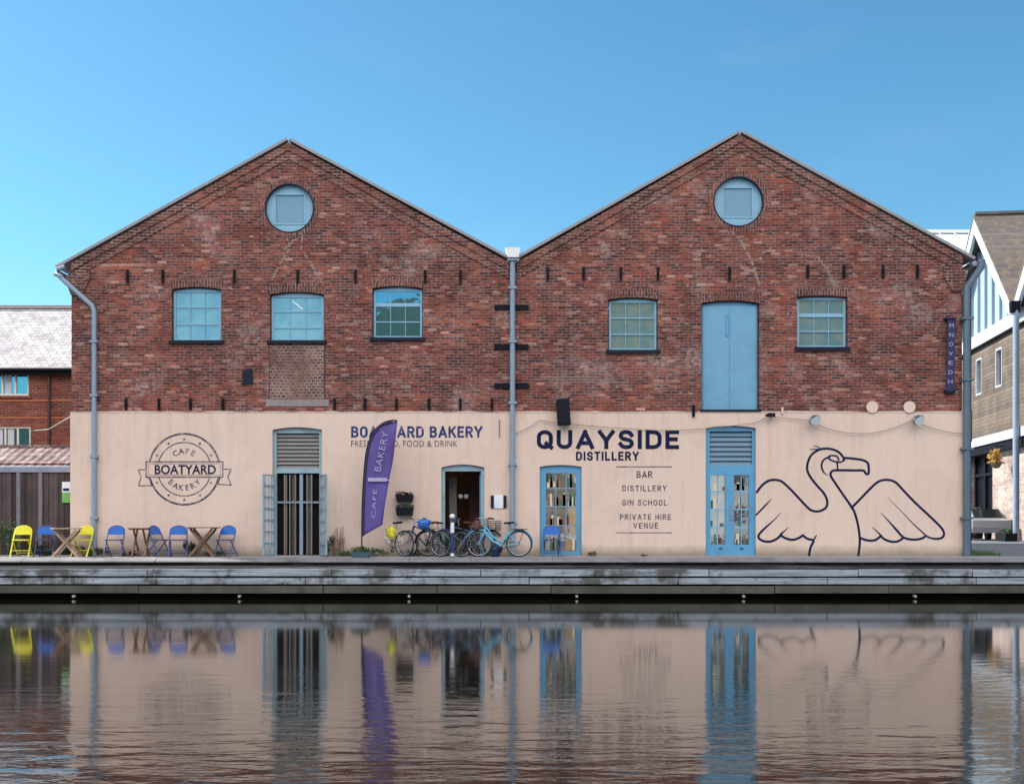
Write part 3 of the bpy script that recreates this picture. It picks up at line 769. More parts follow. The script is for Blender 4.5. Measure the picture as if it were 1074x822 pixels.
def arctext(txt, rad, mid, span, h, top=True):
    n = len(txt)
    for i, ch in enumerate(txt):
        a = R(mid + (span/2 - span*i/(n-1)) * (1 if top else -1))
        vs, fs = glyphs(ch, .02, 1); cx = (min(v[0] for v in vs)+max(v[0] for v in vs))/2
        s_ = h/.73; out_ = []
        for (u, v) in vs:
            u = (u-cx)*s_; v = v*s_ - h/2
            if top: q = (math.cos(a)*(rad+v) + math.sin(a)*u, math.sin(a)*(rad+v) - math.cos(a)*u)
            else: q = (math.cos(a)*(rad-v) - math.sin(a)*u, math.sin(a)*(rad-v) + math.cos(a)*u)
            out_.append((LC[0]+q[0], YP, LC[1]+q[1]))
        mb.add(out_, fs)
arctext('CAFE', .48, 90, 58, .15); arctext('BAKERY', .48, 270, 92, .15, False)
mb.build('roundel_outline', M['navy_thin'], WH)
mb = MB(); a = L(158, 0)[0]; b = L(468, 0)[0]; word(mb, 'BOATYARD', a, b, L(0,325)[1], L(0,278)[1], YP-.0012, .022, 1.0); mb.build('roundel_lettering', M['navy'], WH)
# bird mural
def C(cx, cy): return (X(780+cx/4.882), Z(450+cy/4.882))
mb = MB(); SW = .062
def stroke(pts, w_=SW, t0=1, t1=1): ribbon(mb, [C(*p) for p in pts], w_, YP, True, t0, t1)
stroke([(66,322),(95,285),(135,261),(185,264),(225,295),(280,352),(325,400),(350,417),(385,419),(418,402),(426,370),(410,330),(375,290),(340,245),(323,205),(330,160),(352,125),(392,103),(440,101),(480,115),(505,140),(512,158)])
stroke([(512,158),(495,168),(468,167),(440,155),(432,143),(450,135),(476,140),(485,158)], .045)
stroke([(514,147),(560,151),(605,158),(632,172),(638,200),(636,228),(622,226),(610,212),(560,211),(482,210),(452,214),(443,236),(462,268),(500,325),(545,390),(565,425),(583,490),(592,560),(590,610),(584,650)])
stroke([(477,165),(478,190),(480,208)], .045)
stroke([(438,142),(410,155),(397,180),(400,205),(412,225),(432,238)], .05, 1, .15)
stroke([(550,402),(590,362),(640,310),(685,270),(730,259),(775,272),(820,318),(880,380),(950,445),(1008,503),(1023,535),(1010,556),(975,560),(940,550),(905,520),(860,478),(800,415),(735,350)], SW, 1, .1)
stroke([(930,546),(905,560),(860,564),(815,552),(780,515),(740,470),(697,425)], SW, 1, .1)
stroke([(818,553),(790,572),(755,575),(715,560),(690,532),(655,500)], SW, 1, .1)
stroke([(700,546),(670,567),(630,568),(596,556)])
stroke([(62,438),(95,405),(142,355)], .045, 1, .1)
stroke([(192,424),(150,468),(105,508),(74,545),(90,568),(130,575),(165,562),(190,540)], SW, .1, 1)
stroke([(228,500),(205,523),(188,540),(215,558),(250,565),(280,556),(300,543)], SW, .15, 1)
stroke([(300,542),(325,560),(355,570),(342,600),(336,625),(333,650)])
stroke([(372,540),(355,570)], .04, .2, 1)
stroke([(392,103),(360,103),(332,106)], .03, 1, .1); stroke([(398,101),(375,90),(352,86)], .025, 1, .1)
mb.build('bird_mural', M['navy'], WH)

# ---- doors
def louvre(parent, x0, x1, z0, z1, n, mat, y=.09, name='louvre'):
    mb = MB(); dz = (z1-z0)/n
    for i in range(n):
        mb.add([(x0, y, z0+i*dz), (x1, y, z0+i*dz), (x1, y+.05, z0+(i+.86)*dz), (x0, y+.05, z0+(i+.86)*dz),
                (x0, y+.012, z0+i*dz), (x1, y+.012, z0+i*dz), (x1, y+.062, z0+(i+.86)*dz), (x0, y+.062, z0+(i+.86)*dz)],
               [(0,1,2,3),(7,6,5,4),(0,4,5,1),(3,2,6,7),(0,3,7,4),(1,5,6,2)])
    o = mb.build(name, mat, parent)
    return o
# 1 left double door with louvre over
x0, x1 = X(286), X(338)
mb = MB(); plate(mb, [archrect(x0+.003, x1-.003, 0, Z(448.5), .07), rect(x0+.09, x1-.09, 0.02, Z(496)), rect(x0+.09, x1-.09, Z(491), Z(454))], .06, .16)
d1 = mb.build('doorway', M['frame_grey'], WH)
louvre(d1, x0+.09, x1-.09, Z(491), Z(454), 9, M['louvre_grey'])
MB().box(x0+.05, x1-.05, .17, .19, 0, Z(452)).build('shaded_recess_sheet', M['darkroom'], d1)  # dark sheet painted as the shade inside the doorway recess
mb = MB()
for a, b in ((296,300),(305,310),(321,326)): mb.box(X(a), X(b), .14, .168, Z(581), Z(497.5))
mb.build('curtain', M['curtain'], d1)
mb = MB()
for px in (298, 303.5, 309, 321.5, 326.5): MB().tube([(X(px), .075, .03), (X(px), .075, Z(497.5))], .013, 8).build('gate_bar', M['chrome'], d1)
MB().box(X(313.5), X(317), .09, .14, .03, Z(497)).box(x0+.09, x1-.09, .092, .138, Z(527.5), Z(525.5)).build('glazing_bars', M['pipe'], d1)
# two open barred gate leaves folded outward
def gate(hx, dx, dy):
    L_ = math.hypot(dx, dy); Mx = Matrix.Translation((hx, -.05, .04)) @ Matrix.Rotation(math.atan2(dy, dx), 4, 'Z')
    z1 = Z(498)-.04; mb = MB()
    for a, b in ((0,.06),(L_-.06,L_)): mb.box(a, b, -.02, .02, 0, z1, Mx)
    for k in range(8): zz = z1*k/7; mb.box(.06, L_-.06, -.018, .018, max(0, zz-.03), min(z1, zz+.03), Mx)
    for k in range(1, 4): mb.box(L_*k/4-.012, L_*k/4+.012, -.01, .01, .03, z1-.03, Mx)
    mb.build('gate_leaf', M['frame_grey'], d1)
gate(X(288), -.17, -.58); gate(X(336), .26, -.56)
# 2 open cafe doorway with room behind
x0, x1 = X(463), X(508)
mb = MB(); plate(mb, [archrect(x0+.003, x1-.003, 0, Z(487.5), .08), rect(x0+.09, x1-.09, .0-.01, Z(494))], .04, .16)
d2 = mb.build('doorway', M['frame_grey'], WH)
mb = MB(); mb.box(x0-.8, x1+.9, 3.0, 3.1, 0, 2.6); mb.box(x0-.9, x0-.8, .42, 3.1, 0, 2.6); mb.box(x1+.9, x1+1.0, .42, 3.1, 0, 2.6); mb.box(x0-.9, x1+1.0, .42, 3.1, 2.6, 2.7); mb.box(x0-.9, x1+1, .42, 3.1, -.02, .01)
mb.build('cafe_interior', M['brownwood'], d2)
MB().box(x1-.45, x1-.10, 1.6, 2.6, 0, 2.2).build('counter', M['tex_red'], d2)
MB().box(x1-.13, x1-.09, .17, .85, .03, Z(495)).build('door_leaf', M['blue'], d2)
mb = MB(); mb.box(x0+.16, x0+.36, .8, .84, .9, 2.1); mb.build('wall_panel', flat('panel_grey', (.16,.15,.14), .7), d2)
mb = MB().lathe((X(483, .9), .9, Z(521, .9)), [(.0,-.05),(.06,-.04),(.075,.02),(.05,.07),(0,.08)], 12).lathe((X(489, .9), .9, Z(521,.9)), [(.0,-.05),(.06,-.04),(.07,.02),(.05,.07),(0,.08)], 12); mb.build('white_pot', M['white'], d2)
# 3 glazed distillery door
x0, x1 = X(566), X(610)
mb = MB(); plate(mb, [archrect(x0+.003, x1-.003, 0, Z(488), .05), rect(X(572.5), X(604.5), Z(578), Z(496))], .03, .11)
d3 = mb.build('doorway', M['blue'], WH)
MB().box(X(572), X(605), .075, .09, Z(578.5), Z(495.5)).build('pane', M['glass_door'], d3)
mb = MB()
for px in (583, 594): mb.box(X(px)-.012, X(px)+.012, .055, .075, Z(578), Z(496))
for py in (512, 531, 551): mb.box(X(572.5), X(604.5), .053, .073, Z(py)-.014, Z(py)+.014)
mb.build('glazing_bars', M['pipe'], d3)
rn = random.Random(5)
cols = [flat('bottle_amber', (.45,.22,.07), .4), flat('label_cream', (.6,.55,.42), .6), flat('bottle_green', (.04,.16,.12), .3), flat('crate_brown', (.22,.10,.06), .7)]
for ci, m_ in enumerate(cols):      # stock displayed against the inside of the glass
    for k in range(16):
        mb = MB()
        cx = rn.uniform(X(573.5), X(603)); cz = rn.choice([Z(577), Z(551), Z(531), Z(511)]); hh = rn.uniform(.12, .36); ww = rn.uniform(.03, .07)
        mb.box(cx-ww/2, min(cx+ww/2, X(604)), .070, .0745, cz, cz+hh)
        mb.build(['bottle','jar','bottle','box'][ci], m_, d3)
# 4 double glazed doors with louvre over
x0, x1 = X(740), X(792.5)
mb = MB(); plate(mb, [archrect(x0+.003, x1-.003, 0, Z(447), .06), rect(X(744.5), X(789), Z(488), Z(452)), rect(X(745.5), X(761), Z(571), Z(498)), rect(X(770), X(786), Z(571), Z(498))], .03, .12)
d4 = mb.build('doorway', M['blue'], WH)
louvre(d4, X(744.5), X(789), Z(488), Z(452), 7, M['grey_blue'], .06)
MB().box(X(744), X(789.5), .13, .14, Z(488.5), Z(451)).build('louvre_back', M['grey_blue'], d4)
for a, b in ((745.5,761),(770,786)):
    MB().box(X(a)-.01, X(b)+.01, .085, .1, Z(571.5), Z(497.5)).build('pane', M['glass_door' if a < 760 else 'glass_dark'], d4)
    mb = MB()
    for py in (515, 534, 553): mb.box(X(a), X(b), .055, .08, Z(py)-.018, Z(py)+.018)
    mb.box((X(a)+X(b))/2-.01, (X(a)+X(b))/2+.01, .058, .078, Z(571), Z(498))
    mb.build('glazing_bars', M['blue_light'], d4)
for m_ in cols[1:]:
    for k in range(9):
        mb = MB()
        a = rn.choice([745.5, 770]); cx = rn.uniform(X(a+1), X(a+14)); cz = rn.choice([Z(570), Z(552), Z(533), Z(514)]); hh = rn.uniform(.08, .32); ww = rn.uniform(.03, .09)
        mb.box(max(cx-ww/2, X(a)), min(cx+ww/2, X(a+15.3)), .0805, .0845, cz, cz+hh)
        mb.build('bottle', m_, d4)
for px in (756, 778): MB().tube([(X(px)-.04, .015, Z(575)), (X(px)+.04, .015, Z(575))], .014, 8).build('letter_pull', M['iron'], d4)
MB().box(X(767)-.02, X(767)+.02, .0, .03, Z(545), Z(530)).build('door_handle', M['chrome'], d4)
# weathered step at each door
for a, b in ((284,342),(462,509),(565,611),(739,794)): MB().box(X(a), X(b), -.12, .03, -.0, .025).build('doorstep', M['concrete'], WH)

# ------------------------------------------------------------------ small wall-mounted things
o = empty('loudspeaker', (X(590.5), -.2, Z(433)), 'black box loudspeaker tilted on the wall above the big navy lettering', 'loudspeaker')
Mx = Matrix.Rotation(R(-3), 4, 'Y') @ Matrix.Rotation(R(-8), 4, 'X')
MB().box(-.17, .17, -.12, .12, -.33, .33, Mx).build('cabinet', M['black'], o)
MB().box(-.15, .15, -.135, -.121, -.31, .31, Mx).build('grille', M['iron'], o)
MB().box(-.03, .03, .12, .165, -.06, .06).build('bracket', M['iron'], o)
def floodlight(px, py, label):
    o = empty('floodlight', (X(px), -.055, Z(py)), label, 'floodlight', 'round floodlights over the bird mural')
    MB().box(-.05, .05, -.02, .018, -.06, .06).tube([(0,-.02,0),(-.02,-.12,.02)], .02, 8).build('bracket', M['iron'], o)
    mb = MB().tube([(-.02,-.08,.02),(.0,-.17,0),(.02,-.24,-.04)], .075, 14, True, .15); mb.build('housing', M['chrome'], o)
    mb = MB().tube([(.021,-.242,-.041),(.023,-.262,-.047)], .13, 16); mb.build('lens', M['glass_sky'], o)
floodlight(851, 440, 'round silver floodlight above the head of the painted bird, nearer the double doors')
floodlight(959, 440, 'round silver floodlight near the right corner of the wall, beyond the bird head')
o = empty('security_camera', (X(808), -.055, Z(436)), 'small black security camera on the cream wall right of the tall blue double doors', 'camera')
MB().box(-.03, .03, -.02, .018, -.03, .06).tube([(0,-.02,.02),(0,-.1,.02)], .015, 8).build('bracket', M['iron'], o)
MB().box(-.11, .08, -.17, -.09, -.045, .05).tube([(-.11,-.13,0),(-.16,-.14,-.01)], .035, 10).build('camera_body', M['black'], o)
MB().tube([(X(820), -.06, Z(434)), (X(820), -.06, Z(427))], .03, 8).build('vent_stub', M['render'], WH)
# festoon cable
pts = []
def sag(a, b, drop, n=10):
    return [(X(a[0]+(b[0]-a[0])*i/n), -.10, Z(a[1]+(b[1]-a[1])*i/n + drop*4*(i/n)*(1-i/n))) for i in range(n)]
for a, b, d in (((541,455),(566,441),1),((566,441),(578,443),0),((578,443),(700,452),1),((700,452),(790,444),1),((790,444),(806,437),0),((806,437),(846,441),0),((846,441),(955,441),14),((955,441),(1010,455),3)): pts += sag(a, b, d)
pts.append((X(1010), -.10, Z(455)))
setp(MB().tube(pts, .009, 6).build('festoon_cable', M['cable']), 'thin sagging cable strung along the top of the cream wall', 'cable')
# posters by the cafe door
o = empty('notice_case', (X(523), -.045, Z(526)), 'small white menu poster in a frame between two dark blue strips beside the open doorway', 'notice')
MB().box(-.12, .12, -.02, 0, -.17, .17).build('poster', M['white'], o)
for s_ in (-1, 1): MB().box(s_*.165-.04, s_*.165+.04, -.03, 0, -.16, .16).build('side_strip', M['sill'], o)
for k, (py0, py1, lb) in enumerate(((516,526.5,'upper of the two black trough planters on the cream wall, holding dry dark plants'), (529,540.5,'lower of the two black trough planters on the cream wall, with green sprigs'))):
    o = empty('wall_planter', (X(425), -.14, Z(py1)), lb, 'planter', 'black trough planters on the wall')
    h_ = (py1-py0)/40
    mb = MB().prism([(-.20,0),(.20,0),(.23,h_*.75),(-.23,h_*.75)], -.10, .10); mb.build('trough', M['black'], o)
    rn = random.Random(k+20); mb = MB()
    for q in range(7): leaves(mb, (-.19+.063*q, -.02, h_*.8), (.05,.10,.07), 14, .035, rn)
    mb.build('foliage', M['leaf_dark'] if k else M['iron'], o)
# hanging vertical banner sign on the right
o = empty('banner_sign', (X(995), -.05, Z(411)), 'narrow vertical navy banner sign with white letters on the brick near the right corner', 'sign')
hh = Z(335)-Z(411)
Mx = Matrix.Rotation(R(1.2), 4, 'Y')
MB().box(-.10, .10, -.05, -.038, 0, hh, Mx).build('banner', flat('navy_banner', (.012,.015,.085), .6), o)
for z in (0, hh): MB().box(-.14, .14, -.06, .048, z-.03, z+.03).build('bracket', M['navy'], o)
mb = MB()
for i, ch in enumerate('MNOVEDH'):
    zz = hh*.88 - i*hh*.128
    vs, fs = glyphs(ch, .0, 1); a0 = min(v[0] for v in vs); a1 = max(v[0] for v in vs)
    mb.add([Mx @ Vector((-.055+(u-a0)/(a1-a0)*.11, -.053, zz+v*.15)) for u, v in vs], fs)
mb.build('lettering', M['mesh_white'], o)

# ------------------------------------------------------------------ furniture
def make_chair(name, label, m_back, m_frame, m_seat):
    """steel folding chair, front towards -Y, arched back panel"""
    o = empty(name, (0,0,0), label, 'chair', 'folding chairs along the quay')
    mb = MB(); w_ = .225
    # back/front-leg loop : front foot -> up through the seat -> arched top
    loop = [(-w_,-.22,.0),(-w_*.97,-.02,.36),(-w_*.93,.12,.66)]
    top = [(-w_*.93*math.cos(a), .12+.03*math.sin(a), .66+.13*math.sin(a)) for a in [PI*i/8 for i in range(1,8)]]
    mb.tube(loop + top + [(w_*.93,.12,.66),(w_*.97,-.02,.36),(w_,-.22,0)], .017, 8)
    mb.tube([(-w_*.97,-.13,.16),(w_*.97,-.13,.16)], .010, 6)
    mb.build('front_frame', m_frame, o)
    mb = MB(); mb.tube([(-.19,.28,0),(-.19,-.13,.44)], .014, 8).tube([(.19,.28,0),(.19,-.13,.44)], .014, 8).tube([(-.19,.2,.09),(.19,.2,.09)], .010, 6)
    mb.build('rear_frame', m_frame, o)
    vs = []; fs = []
    prof = [(-.20,.56),(-.20,.66)] + [(-.20*math.cos(PI*i/10), .66+.115*math.sin(PI*i/10)) for i in range(1,10)] + [(.20,.66),(.20,.56)]
    mb = MB(); Mx = Matrix.Translation((0,.10,0)) @ Matrix.Rotation(R(-7),4,'X') @ Matrix.Translation((0,0,0))
    mb.prism(prof, -.012-.07, .0-.07+.006, Mx); mb.build('backrest', m_back, o)
    mb = MB(); plate(mb, [[(-.19,-.2),(-.15,-.235),(.15,-.235),(.19,-.2),(.18,.13),(-.18,.13)]], 0, .028)
    mb.v = [(x, z, .415+y) for x, y, z in mb.v]; mb.build('seat', m_seat, o)
    return o
NAVY = (M['chairblue'], M['chairframe'], M['seatdark'])
c_blue = make_chair('folding_chair', 'x', *NAVY)
c_yel = make_chair('folding_chair', 'x', M['yellow'], M['yellow'], M['yellow'])
def place(src, px, y, rz, label, first):
    o = src if first else copy_tree(src)
    o.location = (X(px, y), y, .004); o.rotation_euler = (0,0,R(rz)); o['label'] = label; return o
place(c_yel, 23, -.55, 6, 'yellow folding chair standing alone at the far left by the green shrub', True)
c2 = place(c_yel, 87.5, -.35, -12, 'yellow folding chair behind the right end of the round pale wooden table', False)
place(c_blue, 47.5, -.35, 10, 'blue folding chair by the fence between the yellow chair and the pale round table', True)
place(c_blue, 120.5, -.50, 0, 'blue folding chair facing front just right of the grey corner downpipe', False)
place(c_blue, 166, -.45, 68, 'blue folding chair turned side-on beside the narrow brown table', False)
place(c_blue, 187, -.60, 12, 'blue folding chair facing front left of the cross-legged brown table', False)
place(c_blue, 237, -.55, -16, 'blue folding chair right of the cross-legged brown table, nearest the open gate', False)
place(c_blue, 579, -.45, 3, 'blue folding chair standing in front of the glazed blue door', False)

def make_table(label, m_top, m_leg, w_, d_, h_, rz, px, y, roundtop=False):
    o = empty('folding_table', (X(px, y), y, .004), label, 'table', 'wooden folding tables along the quay', R(rz))
    mb = MB()
    if roundtop:
        plate(mb, [circle(0,0,w_/2,32)], 0, .03); mb.v = [(x, z*d_/w_, h_-.03+y_) for x, y_, z in mb.v]
    else:
        n = 7
        for i in range(n): mb.box(-w_/2, w_/2, -d_/2+i*d_/n+.006, -d_/2+(i+1)*d_/n-.006, h_-.025, h_)
        mb.box(-w_/2+.08, -w_/2+.12, -d_/2+.01, d_/2-.01, h_-.05, h_-.026); mb.box(w_/2-.12, w_/2-.08, -d_/2+.01, d_/2-.01, h_-.05, h_-.026)
    mb.build('tabletop', m_top, o)
    for y_, s_ in ((-d_*.33, 1), (-d_*.33+.045, -1), (d_*.33, 1), (d_*.33-.045, -1)):
        a = Vector((-s_*w_*.40, y_, .0)); b = Vector((s_*w_*.36, y_, h_-.052)); d = (b-a); L_ = d.length
        Mx = Matrix.Translation(a) @ Matrix.Rotation(-math.atan2(d.z, d.x), 4, 'Y')
        MB().box(0, L_, -.018, .018, -.028, .028, Mx).build('leg', m_leg, o)
    mb = MB()
    mb.box(-w_*.37, -w_*.33, -d_*.30, d_*.28, .10, .13); mb.box(w_*.33, w_*.37, -d_*.30, d_*.28, .10, .13); mb.build('stretcher', m_leg, o)
    return o
make_table('round pale wooden table between the two yellow chairs and a blue one', M['table_pale'], M['table_pale'], .78, .70, .74, 8, 70, -.75, True)
make_table('narrow brown wooden table seen end-on between two blue chairs on the left', M['table_wood'], M['table_leg'], .60, .50, .74, 90, 148, -.55)
make_table('brown cross-legged wooden table between two blue chairs, left of the open gate', M['table_wood'], M['table_leg'], .78, .60, .76, 0, 213, -.55)

# ------------------------------------------------------------------ bicycles
def make_bike(label, m_frame, xr, y, rz, step=False, rack=False, drop=False, m_saddle=None, wr=.325, basket=False, guard=None):
    """rear wheel hub at the local origin's x=0, front wheel at x=1.03"""
    o = empty('bicycle', (X(xr, y), y, .004), label, 'bicycle', 'bicycles parked by the cafe door', R(rz))
    for xx in (0, 1.03):
        hub = MB().tube([(xx,-.04,wr+.012),(xx,.04,wr+.012)], .02, 10)
        for k in range(18):
            a = 2*PI*k/18; hub.tube([(xx,(-.025 if k%2 else .025),wr+.012),(xx+math.cos(a)*(wr-.03),0,wr+.012+math.sin(a)*(wr-.03))], .0022, 4, False)
        wh = hub.build('wheel', M['chrome'], o)
        MB().torus((xx,0,wr+.012), 1, wr-.006, .021, 32, 8).build('tyre', M['rubber'], wh)
        MB().torus((xx,0,wr+.012), 1, wr-.028, .009, 32, 6).build('rim', M['chrome'], wh)
        if guard:
            mg = MB(); pts = [(xx+(wr+.03)*math.cos(R(a)), 0, wr+.012+(wr+.03)*math.sin(R(a))) for a in range(20 if xx else 0, 190 if not xx else 170, 12)]
            mg.tube(pts, .02, 6).build('mudguard', guard, o)
    hz = wr+.012; bb = (.44,0,.28); st_ = (.30,0,.68 if not step else .62); hd = (.86,0,.78); hl = (.89,0,.64)
    mb = MB()
    mb.tube([bb, st_], .021); mb.tube([(hd[0]-.01,0,hd[2]+.02), hl], .025)
    mb.tube([(.0,.05,hz),bb], .010); mb.tube([(.0,-.05,hz),bb], .010); mb.tube([(.0,.05,hz),(st_[0],.01,st_[2]-.03)], .009); mb.tube([(.0,-.05,hz),(st_[0],-.01,st_[2]-.03)], .009)
    if step:
        mb.tube([hl,(.70,0,.42),bb], .029); mb.tube([hd,(.66,0,.50),(.40,0,.36)], .022)
    else:
        mb.tube([hl,bb], .027); mb.tube([hd,(st_[0]+.01,0,st_[2]-.04)], .021)
    mb.build('frame', m_frame, o)
    MB().tube([hl,(.93,.05,.56),(1.03,.055,hz)], .012).tube([hl,(.93,-.05,.56),(1.03,-.055,hz)], .012).build('fork', m_frame, o)
    MB().tube([st_,(.26,0,.84)], .012).build('seat_post', M['chrome'], o)
    mb = MB(); plate(mb, [[(-.14,-.075),(-.10,-.085),(0,-.04),(.13,-.018),(.13,.018),(0,.04),(-.10,.085),(-.14,.075)]], 0, .045)
    mb.v = [(.27+x, z, .84+y_ + (.02 if x < -.05 else 0)) for x, y_, z in mb.v]; mb.build('saddle', m_saddle or M['black'], o)
    MB().tube([(.84,0,.79),(.83,0,.95)], .013).build('stem', M['chrome'], o)
    if drop: pts = [(.82,-.21,.80),(.94,-.21,.84),(.93,-.2,.94),(.84,-.1,.95),(.83,0,.95),(.84,.1,.95),(.93,.2,.94),(.94,.21,.84),(.82,.21,.80)]
    else: pts = [(.66,-.29,.97),(.76,-.27,.99),(.83,-.12,.97),(.84,0,.95),(.83,.12,.97),(.76,.27,.99),(.66,.29,.97)]
    hb = MB().tube(pts, .012).build('handlebar', M['chrome'], o)
    for s_ in (0, -1): MB().tube([pts[s_], pts[1] if s_ == 0 else pts[-2]], .018, 8).build('grip', m_saddle or M['black'], hb)
    cr = MB().torus((.44,-.06,.28), 1, .085, .008, 20, 6); cr.tube([(.44,-.06,.28),(.53,-.07,.14)], .01).tube([(.44,.06,.28),(.35,.07,.42)], .01)
    cr.box(.49,.57,-.14,-.07,.125,.145).box(.31,.39,.07,.14,.41,.43).build('crankset', M['iron'], o)
    MB().tube([(.44,-.06,.365),(0,-.045,hz+.035)], .006, 5).tube([(.44,-.06,.195),(0,-.045,hz-.035)], .006, 5).build('chain', M['iron'], o)
    if rack:
        MB().box(-.22,.20,-.07,.07,.70,.715).tube([(-.12,.07,.70),(0,.06,hz)], .006, 5).tube([(-.12,-.07,.70),(0,-.06,hz)], .006, 5).build('rack', M['iron'], o)
    if basket:
        mb = MB(); mb.box(.90,1.16,-.17,.17,.68,.70)
        for z in (.74,.80,.86,.92): mb.tube([(.9,-.17,z),(1.17,-.19,z),(1.17,.19,z),(.9,.17,z),(.9,-.17,z)], .008, 5)
        for q in range(7):
            yy = -.17+.34*q/6; mb.tube([(.9,yy,.69),(.9,yy,.92)], .006, 4); mb.tube([(1.16,yy,.69),(1.17,yy,.92)], .006, 4)
        mb.build('basket', M['iron'], o)
    return o
b1 = make_bike('cream bicycle, leftmost of the bicycles and nearest the purple flag', M['creambike'], 424, -.45, 142, drop=True)
b2 = make_bike('navy bicycle between the cream bicycle and the white-topped post', M['navybike'], 462, -.70, 148, m_saddle=M['tex_red'])
b3 = make_bike('dark bicycle with a wire basket right behind the white-topped post', M['navybike'], 484, -.85, 40, rack=True, m_saddle=M['tex_red'], basket=True)
b5 = make_bike('black bicycle with mudguards half hidden behind the navy bicycle and the post', M['iron'], 449, -.35, 22, rack=True, guard=M['iron'], m_saddle=M['black'], step=True)
b6 = make_bike('dark blue bicycle against the wall behind the sky blue one, with a wicker-brown saddle', M['navybike'], 506, -.32, 168, m_saddle=M['tex_red'], guard=M['navybike'])
b4 = make_bike('sky blue step-through bicycle with mudguards, rightmost of the bicycles', M['cyanbike'], 544.5, -.80, 180, step=True, rack=True, guard=M['cyanbike'], m_saddle=M['black'])
b4.rotation_euler = (0, 0, R(177))
def blob(name, c, rad, mat, label, cat, seed=0):
    bm = bmesh.new(); bmesh.ops.create_icosphere(bm, subdivisions=3, radius=1)
    rn = random.Random(seed); ph = [rn.uniform(0,6) for _ in range(6)]
    for v in bm.verts:
        k = 1 + .16*math.sin(11*v.co.z+ph[3]+3*v.co.x) + .12*math.sin(5*v.co.x+ph[0]) + .10*math.sin(6*v.co.z+ph[1]) + .08*math.sin(9*v.co.y+4*v.co.x+ph[2])
        v.co = Vector((v.co.x*rad[0]*k, v.co.y*rad[1]*k, v.co.z*rad[2]*k))
    me = bpy.data.meshes.new(name); bm.to_mesh(me); bm.free()
    for p in me.polygons: p.use_smooth = True
    me.materials.append(mat); o = bpy.data.objects.new(name, me); COL.objects.link(o); o.location = c
    return setp(o, label, cat)
blob('yellow_bag', (X(410.5,-.6), -.62, Z(558,-.6)), (.12,.10,.17), M['yellow'], 'bright yellow soft bag hanging on the cream bicycle', 'bag', 1)
blob('blue_helmet_bag', (X(445.5,-.8), -.85, Z(549,-.8)), (.17,.13,.13), M['chairblue'], 'bright blue bag on the handlebars of the navy bicycle', 'bag', 2)
blob('saddle_bag', (X(500,-.7), -.72, Z(552,-.7)), (.14,.10,.13), M['tex_red'], 'maroon bag carried between the dark and the sky blue bicycles', 'bag', 3)
blob('rucksack', (X(520,-.55), -.5, .17), (.17,.13,.18), M['navybike'], 'dark rucksack lying on the ground under the sky blue bicycle', 'bag', 4)
# post
o = empty('post', (X(474.5,-1.05), -1.05, .004), 'slim white-banded post with a round white ball top among the bicycles', 'post')
MB().tube([(0,0,0),(0,0,.98)], .045, 12).build('shaft', M['navybike'], o)
for a, b in ((.03,.10),(.62,.88)): MB().tube([(0,0,a),(0,0,b)], .0485, 12).build('white_band', M['white'], o)
MB().lathe((0,0,1.03), [(0.001,-.07),(.04,-.055),(.07,-.01),(.07,.02),(.04,.06),(.001,.072)], 16).build('ball_top', M['white'], o)

# ------------------------------------------------------------------ feather flag
FY = -.95
def F(px, py): return Vector((X(px, FY), FY, Z(py, FY)))
o = empty('feather_flag', (X(380, FY), FY, 0), 'tall purple feather flag with white lettering on a curved pole', 'flag')
off = o.location.copy()
polep = [F(379.5,586), F(379.5,560), F(380,530), F(381.5,500), F(384,475), F(388,460), F(394,450), F(402,443.5), F(410,441), F(416.5,441)]
pp = catmull(polep, 5)
MB().tube([p-off for p in pp], .018, 8).build('pole', M['iron'], o)
right = catmull([F(417,441.5), F(415,460), F(412,482), F(408,505), F(404,530), F(401,550)], 5)
left = catmull([F(416.0,441.5), F(402,444.5), F(394.5,451), F(388.7,461), F(384.7,476), F(382,501), F(380.7,530), F(380.2,562)], 5)
n = 40; vs = []; fs = []
def samp(L_, t):
    k = t*(len(L_)-1); i = min(int(k), len(L_)-2); return L_[i].lerp(L_[i+1], k-i)
m_ = 8
for i in range(n+1):
    t_ = i/n; a = samp(left, t_); b = samp(right, t_)
    for j in range(m_+1):
        p = a.lerp(b, j/m_) - off; p.y += (.045*math.sin(t_*9 + j*.5) + .018*math.sin(t_*23 - j*.9))*(j/m_); vs.append(p)
for i in range(n):
    for j in range(m_): fs.append((i*(m_+1)+j, i*(m_+1)+j+1, (i+1)*(m_+1)+j+1, (i+1)*(m_+1)+j))
fl = MB().add(vs, fs, True).build('sail', M['purple'], o, recalc=False)
so_ = fl.modifiers.new('thick', 'SOLIDIFY'); so_.thickness = .004
# black sleeve along the pole
MB().tube([p - off + Vector((.015,-.004,0)) for p in left[2:]], .030, 8).build('sleeve', flat('black_sleeve', (.02,.018,.05), .7), o)
def ftext(txt, c0, c1, hgt, off_):
    p0, p1 = F(*c0), F(*c1); d = (p1-p0).normalized(); nrm = Vector((d.z, 0, -d.x)) * -1
    mb_ = MB(); Lh = (p1-p0).length
    T = lambda u, v: (p0 + d*u + nrm*v - off - Vector((0,.048,0)))
    word(mb_, txt, 0, Lh, -hgt/2, hgt/2, 0, off_, 1.1, T); return mb_
